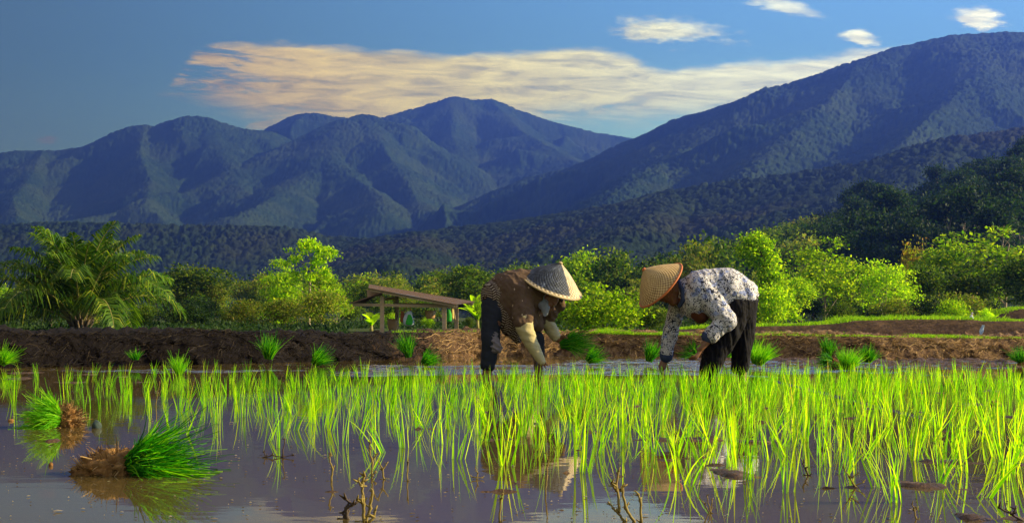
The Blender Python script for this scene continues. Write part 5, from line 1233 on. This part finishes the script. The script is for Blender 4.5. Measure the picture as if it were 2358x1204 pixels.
def worker_brown():
    t = empty('person', P(1180, HY+FPX*CAMZ/YP, YP), 'worker in spotted brown shirt and conical hat painted dark on its shaded side, bent over holding seedlings', 'person')
    # body: one continuous figure
    b = MB(); pel = q_(1148, 688, .02); ch = q_(1205, 668, -.02); nk = q_(1240, 672, -.03); hd = q_(1262, 690, -.06)
    chain(b, [(pel, .125), (q_(1175, 678, 0), .12), (ch, .125)], 1.25); chain(b, [(ch, .10), (nk, .055), (q_(1252, 682, -.05), .05)])
    head(b, hd, (.55, -.35, -.75), (.80, -.15, .35), .088)
    chain(b, [(q_(1203, 678, -.14), .050), (q_(1204, 744, -.235), .040), (q_(1236, 806, -.22), .030)])
    chain(b, [(q_(1255, 695, .12), .048), (q_(1264, 742, .16), .038), (q_(1284, 780, .06), .029)])
    hand(b, q_(1238, 812, -.22), (.35, -.1, -.95), (.2, .9, 0), .55); hand(b, q_(1284, 780, .06), (.75, -.1, -.35), (0, -.8, -.6), 1.0)
    chain(b, [(q_(1138, 700, -.09), .085), (q_(1134, 782, -.14), .058), (q_(1122, 858, -.10), .042), (q_(1120, 880, -.10), .036)])
    chain(b, [(q_(1160, 704, .10), .085), (q_(1234, 768, .10), .056), (q_(1241, 850, .14), .040), (q_(1243, 880, .14), .034)])
    cone(b, q_(1120, 880, -.10), q_(1148, 884, -.14), .035, .028, sq=.6); cone(b, q_(1243, 880, .14), q_(1268, 884, .10), .034, .026, sq=.6)
    body = skinmesh('body', b, .0055, M['skin'], t, 3)
    # trousers
    m = MB(); chain(m, [(q_(1142, 698, -.05), .135), (q_(1131, 745, -.11), .088), (q_(1131, 785, -.13), .082), (q_(1124, 838, -.11), .066)])
    chain(m, [(q_(1160, 700, .08), .12), (q_(1205, 748, .10), .090), (q_(1236, 778, .10), .072), (q_(1240, 815, .12), .060)]); cone(m, q_(1146, 690, 0), q_(1150, 700, .04), .12, .12)
    skinmesh('trousers', m, .009, M['navy_trousers'], t, 4, .010, 3, (7, 7, 9))
    m = MB(); cone(m, q_(1134, 770, -.155), q_(1143, 800, -.175), .058, .055, 18, .9); skinmesh('knee_patch', m, .007, M['grey_patch'], t, 3, .016, 5, (14, 14, 22))
    m = MB(); chain(m, [(q_(1238, 792, .10), .052), (q_(1239, 815, .11), .048), (q_(1241, 840, .13), .040)]); skinmesh('legging', m, .008, M['grey_patch'], t, 3, .009, 8, (4, 4, 24))
    # wrapped sarong, zigzag print, under the shirt
    m = MB(); cone(m, q_(1146, 682, 0), q_(1158, 698, 0), .160, .15, 20, 1.15); cone(m, q_(1154, 700, -.02), q_(1176, 752, -.04), .135, .095, 20, 1.15); cone(m, q_(1176, 752, -.04), q_(1192, 780, -.03), .085, .045, 18, 1.3)
    skinmesh('sarong', m, .009, M['zigzag'], t, 5, .008, 12, (8, 8, 5))
    # shirt with short sleeves over forearm sleeves
    m = MB(); cone(m, q_(1176, 676, .0), q_(1212, 670, -.02), .205, .195, 24, 1.05); cone(m, q_(1180, 690, -.01), q_(1198, 716, -.05), .175, .14, 20, 1.2)
    cone(m, q_(1212, 670, -.02), q_(1240, 678, -.02), .185, .10, 20, 1.1); cone(m, q_(1200, 676, -.13), q_(1205, 738, -.235), .120, .090, 20, .95)
    cone(m, q_(1212, 705, -.04), q_(1222, 742, -.02), .12, .055, 18, 1.0); cone(m, q_(1226, 692, .02), q_(1268, 708, .10), .115, .085, 18, 1.); cone(m, q_(1284, 700, .10), q_(1256, 742, .145), .066, .064, 16, .95); cone(m, q_(1222, 715, 0), q_(1238, 748, .05), .09, .06, 16, 1.)
    skinmesh('shirt', m, .008, M['brown_shirt'], t, 4, .021, 21, (7, 6, 5))
    m = MB(); chain(m, [(q_(1204, 732, -.215), .086), (q_(1206, 752, -.235), .080), (q_(1222, 788, -.23), .062), (q_(1246, 830, -.22), .036)]); skinmesh('arm_sleeve', m, .007, M['glove_sleeve'], t, 4, .006, 31, (5, 5, 18))
    m = MB(); chain(m, [(q_(1258, 734, .15), .068), (q_(1266, 752, .14), .062), (q_(1282, 776, .07), .045)]); skinmesh('arm_sleeve', m, .007, M['glove_sleeve'], t, 4, .009, 35, (8, 8, 20))
    m = MB(); hand(m, q_(1284, 778, .06), (.75, -.1, -.35), (0, -.8, -.6), 1.0, 1.16); skinmesh('glove', m, .0045, M['work_glove'], t, 2)
    # scarf round face and throat
    m = MB(); cone(m, q_(1246, 676, -.04), q_(1252, 700, -.09), .075, .058, 16, .9); cone(m, q_(1254, 702, -.11), q_(1254, 724, -.13), .055, .022, 14, .6); skinmesh('scarf', m, .006, M['scarf'], t, 3, .008, 41, (20, 20, 14))
    hat('hat', q_(1290, 606, -.115), q_(1270, 657, -.045), Rp(73), M['hat_pale'], M['rim_tan'], t, front=(-.75, -1, 0))
    return t
worker_brown()
b = q_(1290, 795, .03); bundle(b, (1, -.05, .28), Rp(78), Rp(7), .26, 420, 'bunch of seedlings held out in the gloved hand of the worker in brown', 'bundle_green', .15, None, .003, 91, droop=.55)

def worker_batik():
    t = empty('person', P(1660, HY+FPX*CAMZ/YP, YP), 'worker in blue and white patterned shirt, black trousers and tan conical hat, bent to plant', 'person')
    b = MB(); pel = q_(1708, 688, 0); ch = q_(1618, 672, -.02); nk = q_(1572, 672, -.03); hd = q_(1538, 668, -.05)
    chain(b, [(pel, .13), (q_(1665, 674, 0), .12), (ch, .125)], 1.25); chain(b, [(ch, .10), (nk, .06), (q_(1556, 670, -.04), .055)])
    head(b, hd, (-.45, -.12, -.88), (-.88, -.1, .40), .090)
    chain(b, [(q_(1610, 672, -.13), .052), (q_(1666, 738, -.25), .040), (q_(1604, 800, -.24), .032)])
    chain(b, [(q_(1564, 690, .17), .056), (q_(1550, 762, .18), .042), (q_(1538, 822, .14), .031)])
    hand(b, q_(1604, 799, -.24), (-.55, -.1, -.8), (-.5, .5, .3), .85, 1.05); hand(b, q_(1536, 826, .14), (-.35, -.15, -.9), (.6, -.5, -.1), .5, 1.05)
    chain(b, [(q_(1700, 700, -.10), .09), (q_(1652, 785, -.14), .060), (q_(1618, 862, -.10), .044), (q_(1614, 884, -.1), .036)])
    chain(b, [(q_(1716, 700, .10), .09), (q_(1714, 785, .08), .058), (q_(1714, 858, .12), .040), (q_(1715, 884, .12), .034)])
    cone(b, q_(1614, 884, -.10), q_(1588, 888, -.13), .034, .027, sq=.6); cone(b, q_(1715, 884, .12), q_(1690, 888, .09), .034, .026, sq=.6)
    skinmesh('body', b, .0055, M['skin'], t, 3)
    m = MB(); cone(m, q_(1708, 696, 0), q_(1700, 712, -.03), .150, .150, 20, 1.15)
    chain(m, [(q_(1692, 712, -.09), .130), (q_(1668, 768, -.13), .112), (q_(1646, 808, -.12), .100), (q_(1628, 852, -.11), .088)])
    chain(m, [(q_(1712, 704, .07), .132), (q_(1713, 750, .06), .118), (q_(1712, 800, .06), .098), (q_(1709, 845, .09), .078)])
    skinmesh('trousers', m, .009, M['black_trousers'], t, 4, .018, 3, (16, 16, 3))
    # long loose shirt; the front hangs open a little below the chest
    m = MB(); cone(m, q_(1614, 680, -.02), q_(1672, 670, 0), .225, .205, 24, 1.0); cone(m, q_(1672, 670, 0), q_(1706, 680, 0), .205, .165, 22, 1.1); cone(m, q_(1585, 672, -.02), q_(1615, 690, -.02), .135, .17, 22, 1.15)
    cone(m, q_(1606, 664, -.13), q_(1665, 738, -.245), .125, .088, 18, .95); cone(m, q_(1665, 738, -.245), q_(1628, 770, -.240), .088, .068, 18, .95)
    cone(m, q_(1572, 690, .12), q_(1553, 745, .17), .085, .070, 18, .95); cone(m, q_(1553, 745, .17), q_(1539, 812, .14), .070, .058, 18, .95)
    skinmesh('shirt', m, .008, M['batik'], t, 4, .017, 51, (9, 6, 4))
    m = MB(); cone(m, q_(1590, 700, -.06), q_(1612, 726, -.06), .085, .075, 18, 1.4); cone(m, q_(1572, 694, -.04), q_(1592, 704, -.05), .07, .08, 16, 1.3); skinmesh('inner_shirt', m, .008, M['inner_shirt'], t, 4, .006, 55)
    for c0, c1, r0, r1 in ((q_(1539, 815, .14), q_(1538, 821, .138), .060, .060), (q_(1628, 770, -.24), q_(1623, 774, -.24), .069, .067)):
        m = MB(); cone(m, c0, c1, r0, r1, 18, .95); skinmesh('cuff', m, .006, M['denim_trim'], t, 2, .004, 61)
    m = MB(); sp = [q_(1560, 648, -.05), q_(1568, 668, -.13), q_(1570, 690, -.15), q_(1560, 706, -.10)]; m.tube(sp, [.022, .028, .028, .020], 10); sp = [q_(1560, 648, -.05), q_(1562, 655, .06), q_(1554, 690, .12)]; m.tube(sp, [.022, .026, .02], 10)
    skinmesh('collar', m, .006, M['denim_trim'], t, 2, .004, 63)
    m = MB(); cone(m, q_(1530, 668, -.03), q_(1552, 668, -.04), .105, .085, 18, .95); cone(m, q_(1540, 680, -.06), q_(1548, 694, -.08), .075, .050, 16, .9); skinmesh('scarf', m, .006, M['scarf_brown'], t, 3, .010, 71, (14, 14, 6))
    hat('hat', q_(1480, 620, -.075), q_(1521, 657, -.02), Rp(66), M['hat_weave'], M['rim_orange'], t, rimw=.009)
worker_batik()
b = q_(1592, 812, -.25); bundle(b, (-.55, -.1, .45), Rp(34), Rp(7), .6, 200, 'small clutch of seedlings in the near hand of the worker in the patterned shirt', 'bundle_green', .15, None, .003, 93, droop=.6)
